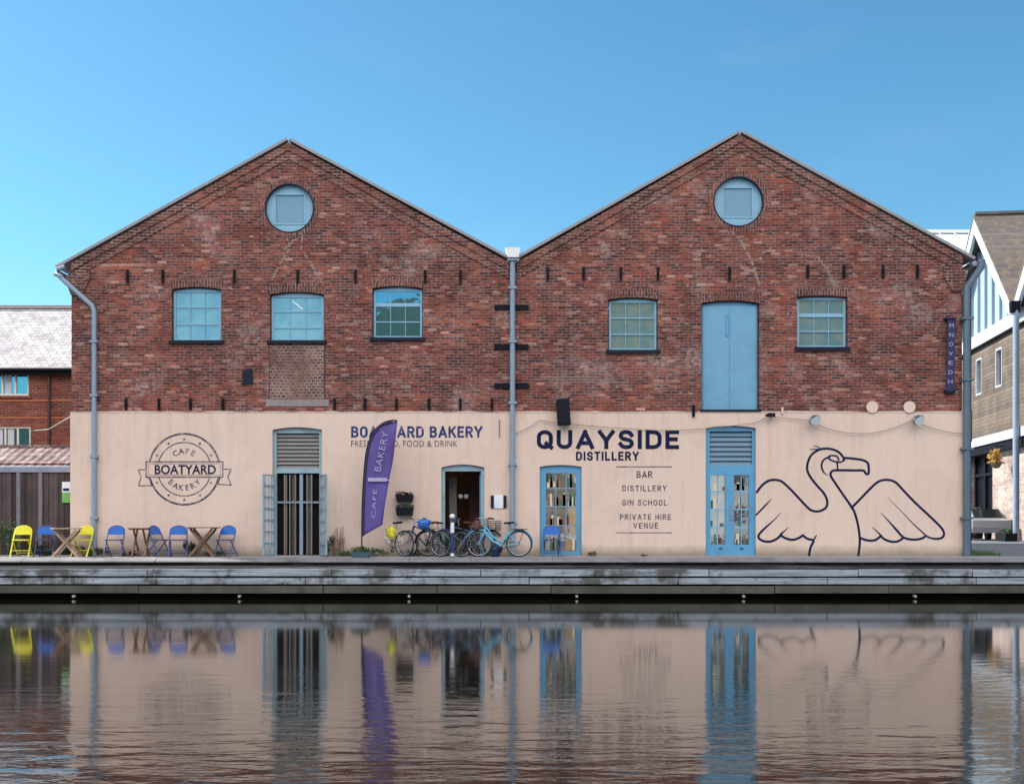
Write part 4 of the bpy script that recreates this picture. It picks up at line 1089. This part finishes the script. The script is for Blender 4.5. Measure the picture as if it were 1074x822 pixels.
# text reads bottom to top
ftext('BAKERY', (396,494), (404.5,453), .16, -.01).build('lettering', M['mesh_white'], o)
ftext('CAFE', (391.5,543), (393.5,513), .10, -.01).build('lettering', M['mesh_white'], o)
mb = MB(); p = F(396.5, 503) - off - Vector((0,.05,0))
mb.box(p.x-.25, p.x+.22, -.049, -.047, p.z-.045, p.z+.05); mb.tube([(p.x+.22,-.048,p.z),(p.x+.30,-.048,p.z-.03)], .02, 6)
mb.build('emblem', M['mesh_white'], o)
MB().lathe((0,0,.0), [(.20,0),(.20,.04),(.05,.06),(.03,.25),(0,.25)], 16).build('base', M['iron'], o)

# ------------------------------------------------------------------ planting at the wall foot
def plant(name, px, y, rad, n, size, mat, label, seed, cat='plant', z=None, stems=0):
    rn = random.Random(seed); o = empty(name, (X(px,y), y, .0), label, cat)
    mb = MB()
    for k in range(max(3, n//40)):
        c_ = (rn.uniform(-rad[0],rad[0])*.8, rn.uniform(-rad[1],rad[1])*.6, rn.uniform(.25,1)*rad[2])
        leaves(mb, c_, (rad[0]*.35, rad[1]*.5, rad[2]*.35), 40, size, rn)
    mb.build('foliage', mat, o)
    ms = MB()
    for k in range(stems or 5):
        a = rn.uniform(-.7,.7)*rad[0]; ms.tube([(a,0,0),(a+rn.uniform(-.05,.05),0,rad[2]*rn.uniform(.6,1.3))], .006, 5)
    ms.build('stems', M['leaf_dry'], o); return o
plant('shrub', 6, -.1, (.42,.3,.75), 500, .045, M['leaf'], 'leafy green shrub at the far left edge in front of the fence', 1)
plant('weed_clump', 36, -.12, (.5,.16,.28), 280, .04, M['leaf_dark'], 'low dark green weeds behind the yellow and blue chairs by the fence', 2)
plant('weed_clump', 75, -.12, (.35,.14,.24), 240, .04, M['leaf_dark'], 'low dark weeds under the round pale table', 3)
plant('weed_clump', 104, -.12, (.30,.12,.24), 240, .035, M['leaf_dark'], 'low green weeds at the foot of the grey corner downpipe', 4)
plant('weed_clump', 137, -.1, (.3,.08,.12), 160, .03, M['leaf_dark'], 'very low weeds at the wall foot behind the narrow brown table', 5)
plant('weed_clump', 200, -.15, (.22,.12,.32), 240, .035, M['leaf_dark'], 'dark weeds between the blue chair and the cross-legged table', 6)
plant('weed_clump', 222, -.1, (.35,.08,.10), 160, .03, M['leaf_dark'], 'very low weeds behind the cross-legged table legs', 7)
plant('weed_clump', 345, -.25, (.14,.12,.42), 260, .035, M['leaf_dark'], 'upright green weed beside the open gate on its right', 8)
plant('weed_clump', 361, -.2, (.35,.14,.16), 260, .035, M['leaf'], 'low sprawling weeds at the wall foot left of the purple flag', 9)
plant('dry_stalks', 357, -.12, (.30,.08,.62), 60, .022, M['leaf_dry'], 'tall thin dry flower stalks against the cream wall left of the flag', 10, stems=12)
plant('weed_clump', 392, -.35, (.45,.16,.17), 300, .035, M['leaf'], 'bright green weeds between the flag pole and the bicycles', 11)
plant('weed_clump', 432, -.18, (.5,.10,.15), 240, .03, M['leaf_dark'], 'low dark weeds behind the wheels of the cream and navy bicycles', 12)
plant('weed_clump', 622, -.12, (.18,.08,.09), 120, .03, M['leaf_dry'], 'small dry weed tuft at the wall foot right of the glazed blue door', 13)
plant('weed_clump', 677, -.08, (.12,.05,.05), 80, .02, M['leaf_dry'], 'tiny dry tuft at the wall foot under the painted drinks list', 14)
# trough of plants on the quay
o = empty('trough_planter', (X(379,-1.0), -1.12, .004), 'low dark blue-green trough of plants at the foot of the purple flag', 'planter')
mb = MB(); mb.prism([(-.20,0),(.20,0),(.26,.14),(-.26,.14)], -.12, .12); mb.build('trough', flat('teal_trough', (.03,.08,.10), .5), o)
mb = MB(); rn = random.Random(4); leaves(mb, (0,0,.18), (.26,.12,.10), 240, .035, rn); mb.build('foliage', M['leaf'], o)
# grass on the right of the corner
rn = random.Random(9); mb = MB()
for k in range(900):
    x_0 = rn.uniform(12.25, 13.1); y_0 = rn.uniform(.5, 3.2); h_ = rn.uniform(.05,.16); dx = rn.uniform(-.03,.03)
    mb.add([(x_0-.008,y_0,0),(x_0+.008,y_0,0),(x_0+dx,y_0+rn.uniform(-.03,.03),h_)], [(0,1,2)])
setp(mb.build('grass', M['leaf']), 'patch of green grass growing at the right corner of the warehouse', 'grass', kind='stuff')

# ------------------------------------------------------------------ LEFT: fence, shed, brick house
FYY = .35
fz = Z(492, FYY)
o = empty('board_fence', (-16, FYY, 0), 'tall weathered brown board fence with a grey capping rail', 'fence')
mb = MB(); rn = random.Random(12); x = -9.0
while x < 16 + xL - .05:
    w_ = rn.uniform(.10,.19); w_ = min(w_, 16+xL-.04-x)
    mb.box(x, x+w_-.012, -.012+rn.uniform(-.012,.006), .02, .03, fz-.08-rn.uniform(0,.02)); x += w_
mb.build('boards', M['fence_wood'], o)
MB().box(-9, 16+xL-.04, .03, .08, .4, .52).box(-9, 16+xL-.04, .03, .08, 1.7, 1.82).build('rails', M['fence_wood'], o)
MB().box(-9, 16+xL-.03, -.06, .10, fz-.08, fz+.05).build('capping', flat('grey_capping', (.22,.23,.29), .5, var=.4, scale=2.5), o)
for px in (43, 20): MB().box(X(px,FYY)+16-.05, X(px,FYY)+16+.05, -.06, -.02, 0, fz-.09).build('post', flat('greyed_post', (.16,.15,.17), .8, var=.3), o)
o = empty('notice_board', (X(68, .2), FYY-.03, Z(527, FYY)), 'small white and green notice on the fence beside the warehouse corner', 'sign')
MB().box(-.11, .11, -.03, -.0, 0, .55).build('panel', M['white'], o)
MB().box(-.11, .11, -.036, -.0305, .0, .27).build('green_half', M['signgreen'], o)
MB().box(-.08, .08, -.036, -.0305, .31, .38).build('picture_strip', M['navy'], o)
# pantiled outbuilding behind the fence
o = empty('outbuilding', (-14.4, 2.2, 0), 'low outbuilding with a mottled pantile roof just behind the fence', 'outbuilding')
MB().box(-8, 2.7, 0.15, 3.6, 0, 2.55).build('wall', M['brick_orange'], o)
z0, z1 = Z(489, 2.2), Z(469, 3.8)
mb = MB(); nx = 260; vs = []; fs = []
for i in range(nx+1):
    x = -8 + 10.75*i/nx; wv = .014*math.sin(x*2*PI/.25)
    for j, (yy, zz) in enumerate(((0,z0),(.8,(z0+z1)/2-.01),(1.6,z1))): vs += [(x, yy, zz+wv)]
    if i: fs += [((i-1)*3+j, i*3+j, i*3+j+1, (i-1)*3+j+1) for j in (0,1)]
mb.add(vs, fs, True); rf = mb.build('roof', M['pantile'], o, recalc=False)
MB().box(-8, 2.75, 1.55, 1.75, z1-.06, z1+.07).build('ridge_tiles', M['pantile'], rf)
MB().box(-8, 2.75, 1.75, 3.7, 2.5, z1-.05).build('rear_slope', M['pantile'], o)
MB().tube([(-8,-.06,z0-.04),(2.75,-.06,z0-.04)], .05, 8).build('gutter', M['pipe'], o)
# brick house
HY = 10
o = empty('brick_house', (-24, HY, 0), 'orange brick house with a pale slate roof and white windows at the far left', 'house')
ez = Z(387, HY); rz_ = ez+2.72
hx1 = 24-12.3
def HX(px): return X(px, HY)+24
wins = [(-26, 30, 391, 415), (-22, 32, 447, 469)]
mb = MB(); plate(mb, [rect(-14, hx1, 0, ez)] + [rect(HX(a), HX(b), Z(d,HY), Z(c,HY)) for a,b,c,d in wins], 0, .3)
mb.build('wall', M['brick_orange'], o)
MB().prism([(-14,0),(hx1,0),(hx1,ez),(-14,ez)], 6.2, 6.5).build('rear_wall', M['brick_orange'], o)
for xx in (-14, hx1-.25): MB().add([(xx,.301,0),(xx,6.19,0),(xx,6.19,ez),(xx,3.25,rz_-.1),(xx,.301,ez),(xx+.25,.301,0),(xx+.25,6.19,0),(xx+.25,6.19,ez),(xx+.25,3.25,rz_-.1),(xx+.25,.301,ez)],
    [(0,1,2,3,4),(5,9,8,7,6),(0,5,6,1),(1,6,7,2),(2,7,8,3),(3,8,9,4),(4,9,5,0)]).build('gable', M['brick_orange'], o)
mb = MB(); mb.add([(-14.2,-.25,ez),(hx1+.2,-.25,ez),(hx1+.2,3.25,rz_),(-14.2,3.25,rz_),(-14.2,-.25,ez-.08),(hx1+.2,-.25,ez-.08),(hx1+.2,3.25,rz_-.08),(-14.2,3.25,rz_-.08)],
    [(0,1,2,3),(7,6,5,4),(0,4,5,1),(1,5,6,2),(2,6,7,3),(3,7,4,0)])
mb.add([(-14.2,6.75,ez),(hx1+.2,6.75,ez),(hx1+.2,3.26,rz_),(-14.2,3.26,rz_)], [(0,1,2,3)])
rf = mb.build('roof', M['slate_pale'], o)
MB().box(-14.2, hx1+.2, 3.15, 3.37, rz_-.02, rz_+.10).build('ridge', flat('ridge_tile', (.30,.25,.24), .8, var=.3), rf)
MB().tube([(-14.2,-.30,ez-.06),(hx1+.2,-.30,ez-.06)], .065, 8).box(-14, hx1, -.25, -.02, ez-.22, ez-.09).build('gutter', M['iron'], o)
MB().tube([(HX(52),-.06,ez-.1),(HX(52),-.06,0)], .05, 8).build('downpipe', flat('brown_pipe', (.06,.03,.03), .5), o)
for a, b, c_, d in wins:
    x0, x1, z1, z0 = HX(a), HX(b), Z(c_,HY), Z(d,HY); n = 4
    cw = (x1-x0-.06)/n
    holes = [rect(x0+.06+i*cw, x0+(i+1)*cw, z0+.07, z1-.07) for i in range(n)]
    mb = MB(); plate(mb, [rect(x0,x1,z0,z1)] + holes, .04, .12); wf = mb.build('window', flat('cream_window_paint', (.68,.64,.55), .5), o)
    MB().box(x0+.03, x1-.03, .09, .11, z0+.03, z1-.03).build('pane', M['glass_deep'], wf)
    MB().box(x0+.06+.1, x0+.06+cw*.5, .075, .089, z0+.07, z1-.07).box(x0+.06+1.2*cw, x0+.06+1.7*cw, .075, .089, z0+.07, z1-.07).box(x0+.06+2.1*cw, x0+.06+2.6*cw, .075, .089, z0+.07, z1-.07).build('curtain', flat('pale_curtain', (.5,.52,.55), .8), wf)
    MB().box(x0-.1, x1+.1, -.05, .04, z0-.09, z0-.002).build('sill', M['brick_orange'], wf)
for py in (419, 437): MB().box(-14, hx1, -.02, -.001, Z(py+2,HY), Z(py,HY)).build('band_course', flat('orange_band', (.34,.11,.05), .85, var=.25, scale=12), o)
# loose wire from the house to the corner
p0 = Vector((X(33,HY), HY-.02, Z(452,HY))); p1 = Vector((xL+.02, .0, Z(436)))
setp(MB().tube([p0, p0.lerp(p1,.5)-Vector((0,0,.15)), p1], .02, 5).build('overhead_wire', M['chrome']), 'pale wire running from the brick house to the warehouse corner', 'wire')

# ------------------------------------------------------------------ RIGHT: gabled waterside building
e = Vector((1.0, 7.4)).normalized(); ang = math.atan2(e.y, e.x)
RB = empty('gabled_building', (23.25, 22, 0), 'tall gabled building at right with timber cladding, white bargeboards and pale glazed gable', 'building', rz=ang)
# local x runs away along the facade, local +y points outward (towards the warehouse)
GW = 13.1; EZ = 10.6; AZ_ = 16.35; DP = 14
def rb(mb, name, mat, parent=None): return mb.build(name, mat, parent or RB)
mb = MB()
pil = [(-GW*1.0, -10), (-6.2,-4.0), (-.3, 5.0), (9.0, 9.7), (13.1, 14.5)]   # brick piers between shop windows
for a, b in pil: mb.box(a, b, -.4, .0, .0, 4.4)
mb.box(-GW, 14.5, -.39, -.01, 0, .55); rb(mb, 'brick_pier', M['brick_pale'])
shop = rb(MB().box(-GW, 14.5, -.32, -.28, .55, 4.4), 'shop_window', M['glass_ink'])
for a, b in ((-4,-.3),(5.0,9.0),(9.7,13.1)):
    mb = MB()
    for x in (a+.1, (a+b)/2, b-.1): mb.box(x-.09, x+.09, -.27, -.15, .55, 4.4)
    mb.box(a+.1, b-.1, -.275, -.155, 3.2, 3.35)
    rb(mb, 'frame', M['iron'], shop)
rb(MB().box(-GW, 14.5, -.3, .35, 4.25, 4.68), 'dark_soffit', M['iron'])
rb(MB().box(-GW, 14.5, -.3, .45, 4.68, 5.10), 'white_fascia', M['trim'])
wn = [(3.4, 7.45, 9.3), (7.0, 7.45, 9.3), (11.2, 7.45, 9.3)]
mb = MB(); plate(mb, [rect(-GW, 14.5, 5.10, 9.9)] + [rect(x, x+1.0, a, b) for x, a, b in wn], -.3, 0)
rb(mb, 'timber_cladding', M['clad_wood'])
for x, a, b in wn:
    mb = MB(); plate(mb, [rect(x-.02, x+1.02, a-.02, b+.02), rect(x+.05, x+.95, a+.06, b-.06)], -.2, .02); wf = rb(mb, 'window', M['trim'])
    MB().box(x+.04, x+.96, -.19, -.17, a+.05, b-.05).build('pane', M['glass_ink'], wf)
rb(MB().box(-GW, 14.5, -.3, .15, 9.9, 10.55), 'white_band', M['trim'])
rb(MB().box(-GW, 14.5, -.3, .20, 9.82, 9.9), 'shadow_gap', M['iron'])
for gx in (-GW, 0):
    mid = gx + GW/2
    rb(MB().prism([(gx+.15,10.56),(gx+GW-.15,10.56),(mid,AZ_-.35)], -.25, -.15), 'gable_glazing', M['glass_sky'])
    for k in range(1, 10):
        mb = MB()
        x = gx + GW*k/10; zt = 10.56 + (AZ_-.35-10.56)*(1-abs(x-mid)/(GW/2)); mb.box(x-.06, x+.06, -.149, -.02, 10.56, zt); rb(mb, 'mullion', M['pipe'])
    for s_ in (-1, 1):
        x0 = mid + s_*(GW/2+ (.0)); 
        poly_ = [(x0, EZ), (mid, AZ_), (mid, AZ_+.0-.75), (x0-s_*.55, EZ-.25), (x0, EZ-.25)]
        rb(MB().prism(poly_, .35, .50), 'bargeboard', M['trim'])
        # roof slope
        th = .16
        vs = [(x0, .52, EZ+.02), (mid, .52, AZ_+.02), (mid, -DP, AZ_+.02), (x0, -DP, EZ+.02)]
        vs += [(a, b, c_+th) for a, b, c_ in vs]
        rb(MB().add(vs, [(0,1,2,3),(7,6,5,4),(0,4,5,1),(1,5,6,2),(2,6,7,3),(3,7,4,0)]), 'roof', M['roof_r'] if 'roof_r' in M else M['slate_brown'])
    rb(MB().box(mid-.12, mid+.12, -DP, .45, AZ_+.17, AZ_+.32), 'ridge', M['slate_grey'])
mb = MB(); mb.box(-GW, -GW+.3, -DP, -.4, 0, EZ); mb.box(14.2, 14.5, -DP, -.4, 0, EZ); mb.box(-GW, 14.5, -DP-.3, -DP, 0, EZ); rb(mb, 'rear_walls', M['brick_pale'])
rb(MB().tube([(-.95,.60,EZ-.2),(-.95,.60,0)], .14, 12), 'downpipe', M['pipe'])
rb(MB().prism([(-1.15,EZ+.1),(-.75,EZ+.1),(-.83,EZ-.4),(-1.07,EZ-.4)], .45, .85), 'hopper', M['iron'])
rb(MB().tube([(13.1,.3,EZ),(13.1,.3,0)], .1, 8), 'downpipe', M['pipe'])
# hanging basket of autumn flowers on that facade
hb = Vector((23.25, 22, 0)) + Vector((e.x, e.y, 0))*1.6 + Vector((-.991,.134,0))*.75
o = empty('hanging_basket', (hb.x, hb.y, 3.6), 'orange flower basket hanging under the white fascia of the right building', 'hanging basket')
rn = random.Random(2); mb = MB()
for k in range(6): leaves(mb, (rn.uniform(-.25,.25), rn.uniform(-.2,.2), rn.uniform(.0,.5)), (.26,.26,.26), 60, .07, rn)
mb.build('flowers', flat('orange_flowers', (.50,.28,.07), .7, var=.5, scale=8), o)
MB().lathe((0,0,-.25), [(0,0),(.16,.06),(.28,.3)], 14).build('basket', M['leaf_dry'], o)
MB().tube([(0,0,.2),(0,0,.80)], .02, 6).tube([(0,0,.80),(.62,-.085,.80)], .025, 6).build('bracket', M['iron'], o)
# parked silver car and dark objects
def place_r(u, out_): return Vector((23.25, 22, 0)) + Vector((e.x, e.y, 0))*u + Vector((-.991,.134,0))*out_
def make_car(name, loc, rz, m_body, label):
    o = empty(name, loc, label, 'car', rz=rz)
    prof = [(-2.1,.35),(-2.15,.62),(-2.05,.86),(-1.15,.98),(-.45,1.42),(.95,1.46),(1.75,1.02),(2.1,.92),(2.15,.60),(2.08,.35)]
    mb = MB(); n_ = len(prof)
    secs = [(-.86,.94),(-.80,1.0),(.80,1.0),(.86,.94)]
    vs = []; fs = []
    for (yy, sc) in secs:
        for (x, z) in prof:
            tuck = 1.0 if z < 1.0 else .84
            vs.append((x*(.98 if sc < 1 else 1), yy*tuck, .35+(z-.35)*sc))
    for s_ in range(3):
        for k in range(n_): fs.append((s_*n_+k, s_*n_+(k+1)%n_, (s_+1)*n_+(k+1)%n_, (s_+1)*n_+k))
    fs += [tuple(range(n_)), tuple(range(3*n_, 4*n_))[::-1]]
    mb.add(vs, fs, False).build('body', m_body, o)
    for s_ in (-1, 1):
        a = [(-1.0,1.0),(-.40,1.36),(.88,1.39),(1.45,1.02)]
        MB().add([(x, s_*(.735 + (.12 if z < 1.1 else 0)), z) for x, z in a] + [(x, s_*(.72 + (.12 if z < 1.1 else 0)), z) for x, z in a], [(0,1,2,3),(7,6,5,4),(0,4,5,1),(1,5,6,2),(2,6,7,3),(3,7,4,0)]).build('side_window', M['glass_ink'], o)
    MB().add([(-1.13,-.66,1.0),(-1.13,.66,1.0),(-.49,.60,1.42),(-.49,-.60,1.42)], [(0,1,2,3)]).build('windscreen', M['glass_ink'], o)
    MB().add([(1.72,-.64,1.06),(1.72,.64,1.06),(1.0,.60,1.46),(1.0,-.60,1.46)], [(0,1,2,3)]).build('rear_window', M['glass_ink'], o)
    for xx in (-1.35, 1.35):
        for s_ in (-1, 1):
            wh = MB().tube([(xx, s_*.88, .33), (xx, s_*.68, .33)], .33, 20).build('wheel', M['rubber'], o)
            MB().tube([(xx, s_*.892, .33), (xx, s_*.881, .33)], .20, 14).build('rim', M['chrome'], wh)
    for s_ in (-1, 1): MB().box(-2.16, -2.0, s_*.55-.16, s_*.55+.16, .64, .78).build('headlight', M['white'], o)
    return o
p = place_r(2.5, 1.3); make_car('parked_car', (p.x, p.y, 0), ang+PI, M['car_silver'], 'silver car parked in front of the shop window of the right building')
p = place_r(-1.3, 1.1)
o = empty('planter_trough', (p.x, p.y, 0), 'low black planter trough between the silver car and the right-hand downpipe', 'planter', rz=ang)
MB().prism([(-.7,0),(.7,0),(.75,.36),(-.75,.36)], -.25, .25).build('trough', M['black'], o)
mb = MB(); rn = random.Random(31)
for k in range(8): leaves(mb, (-.62+.18*k, 0, .38), (.14,.22,.16), 40, .05, rn)
mb.build('foliage', M['leaf_dark'], o)
p = place_r(5.6, .55)
o = empty('potted_plant', (p.x, p.y, 0), 'green potted bush by the brick pier behind the silver car', 'plant')
mb = MB(); rn = random.Random(33)
for k in range(5): leaves(mb, (rn.uniform(-.15,.15), rn.uniform(-.15,.15), 1.0+rn.uniform(-.3,.35)), (.3,.3,.3), 70, .06, rn)
mb.build('foliage', flat('bush_green', (.05,.20,.11), .6, var=.4), o)
MB().lathe((0,0,0), [(0,0),(.22,0),(.30,.55),(.28,.55),(0,.5)], 14).build('pot', M['iron'], o)
# far building with sheet metal roof
o = empty('metal_roofed_building', (20, 42, 0), 'distant building with a pale sheet metal roof seen between warehouse and gabled building', 'building')
z0, z1 = Z(268, 42), Z(245, 48)
MB().box(-5, 20, .3, 12, 0, z0-.1).build('wall', M['pipe'], o)
mb = MB(); mb.add([(-5,0,z0),(20,0,z0),(20,6,z1),(-5,6,z1),(20,12.3,z0),(-5,12.3,z0)], [(0,1,2,3),(3,2,4,5),(0,3,5),(1,4,2)]); rf = mb.build('roof', M['roof_m'] if 'roof_m' in M else flat('pale_sheet_metal', (.50,.56,.60), .45, var=.15, scale=1), o)
mb = MB()
for k in range(26): x = -5+k; mb.add([(x-.05,-.05,z0+.06),(x+.05,-.05,z0+.06),(x+.05,6,z1+.09),(x-.05,6,z1+.09)], [(0,1,2,3)])
mb.build('seams', M['white'], rf)
MB().box(-5, 20, 5.8, 6.2, z1, z1+.22).build('ridge', M['white'], rf)
MB().box(-5, 20, -.15, .02, z0-.25, z0-.02).build('gutter', M['white'], o)

# ------------------------------------------------------------------ NEAR SHORE behind the viewer (seen only mirrored in the panes)
def hill():
    rn = random.Random(8); vs = []; fs = []; nx = 90; ny = 14
    def top(x): return 33 + 36*(1/(1+math.exp(-(x+38)/14))) + 3*math.sin(x*.05) + 2*math.sin(x*.17+1)
    for i in range(nx+1):
        x = -260 + 520*i/nx
        for j in range(ny+1):
            t_ = j/ny; z = top(x)*math.sin(t_*PI/2) - 1 + (rn.uniform(-1.4,1.4) if j else 0); vs.append((x, -150-110*t_, z))
    for i in range(nx):
        for j in range(ny): a = i*(ny+1)+j; fs.append((a, a+1, a+ny+2, a+ny+1))
    t = NT('wooded_hill'); co = t.coord()
    c = t.mix(t.noise(co, .12, 8, .75), (.008,.022,.006), (.055,.07,.018)); t.bump(t.noise(co, .4, 6, .8), 1, 3)
    structure('hill', MB().add(vs, fs, True), t.set(Base_Color=c, Roughness=.9))
hill()
rn = random.Random(77)
hd_ = [('cream rendered house opposite the warehouse, behind the viewer', (.62,.52,.38)), ('buff stone house opposite the distillery doors, behind the viewer', (.55,.40,.24)),
       ('rust-red brick house opposite the cafe, behind the viewer', (.36,.15,.08)), ('white rendered house at the end of the row behind the viewer', (.70,.68,.64)), ('ochre house at the left end of the row behind the viewer', (.58,.38,.16))]
for k, (lb, c_) in enumerate(hd_):
    x0 = [-12.5, 1.5, -5.5, 9.5, -22][k]; w_ = [6.5, 7.5, 6.5, 8, 9][k]; hh = [5.2, 5.8, 6.2, 5.4, 6.0][k]; yy = -52 - k % 2
    o = empty('terraced_house', (x0, yy, 0), lb, 'house', 'houses on the near shore')
    MB().box(0, w_, -7, 0, -.06, hh).build('wall', flat('house_wall', c_, .85, var=.2, scale=1.5), o)
    MB().add([(-.2,.3,hh),(w_+.2,.3,hh),(w_+.2,-3.5,hh+2.2),(-.2,-3.5,hh+2.2),(w_+.2,-7.3,hh),(-.2,-7.3,hh)], [(0,1,2,3),(3,2,4,5),(0,3,5),(1,4,2),(0,5,4,1)]).build('roof', M['slate_grey'], o)
    for fz_ in (.9, 3.4):
        for q in range(3):
            a = .7 + q*(w_-2.2)/2
            wf = MB().box(a, a+1.0, .0, .05, fz_, fz_+1.3).build('window', M['white'], o)
            MB().box(a+.1, a+.9, .05, .06, fz_+.1, fz_+1.2).build('pane', M['glass_dark'], wf)
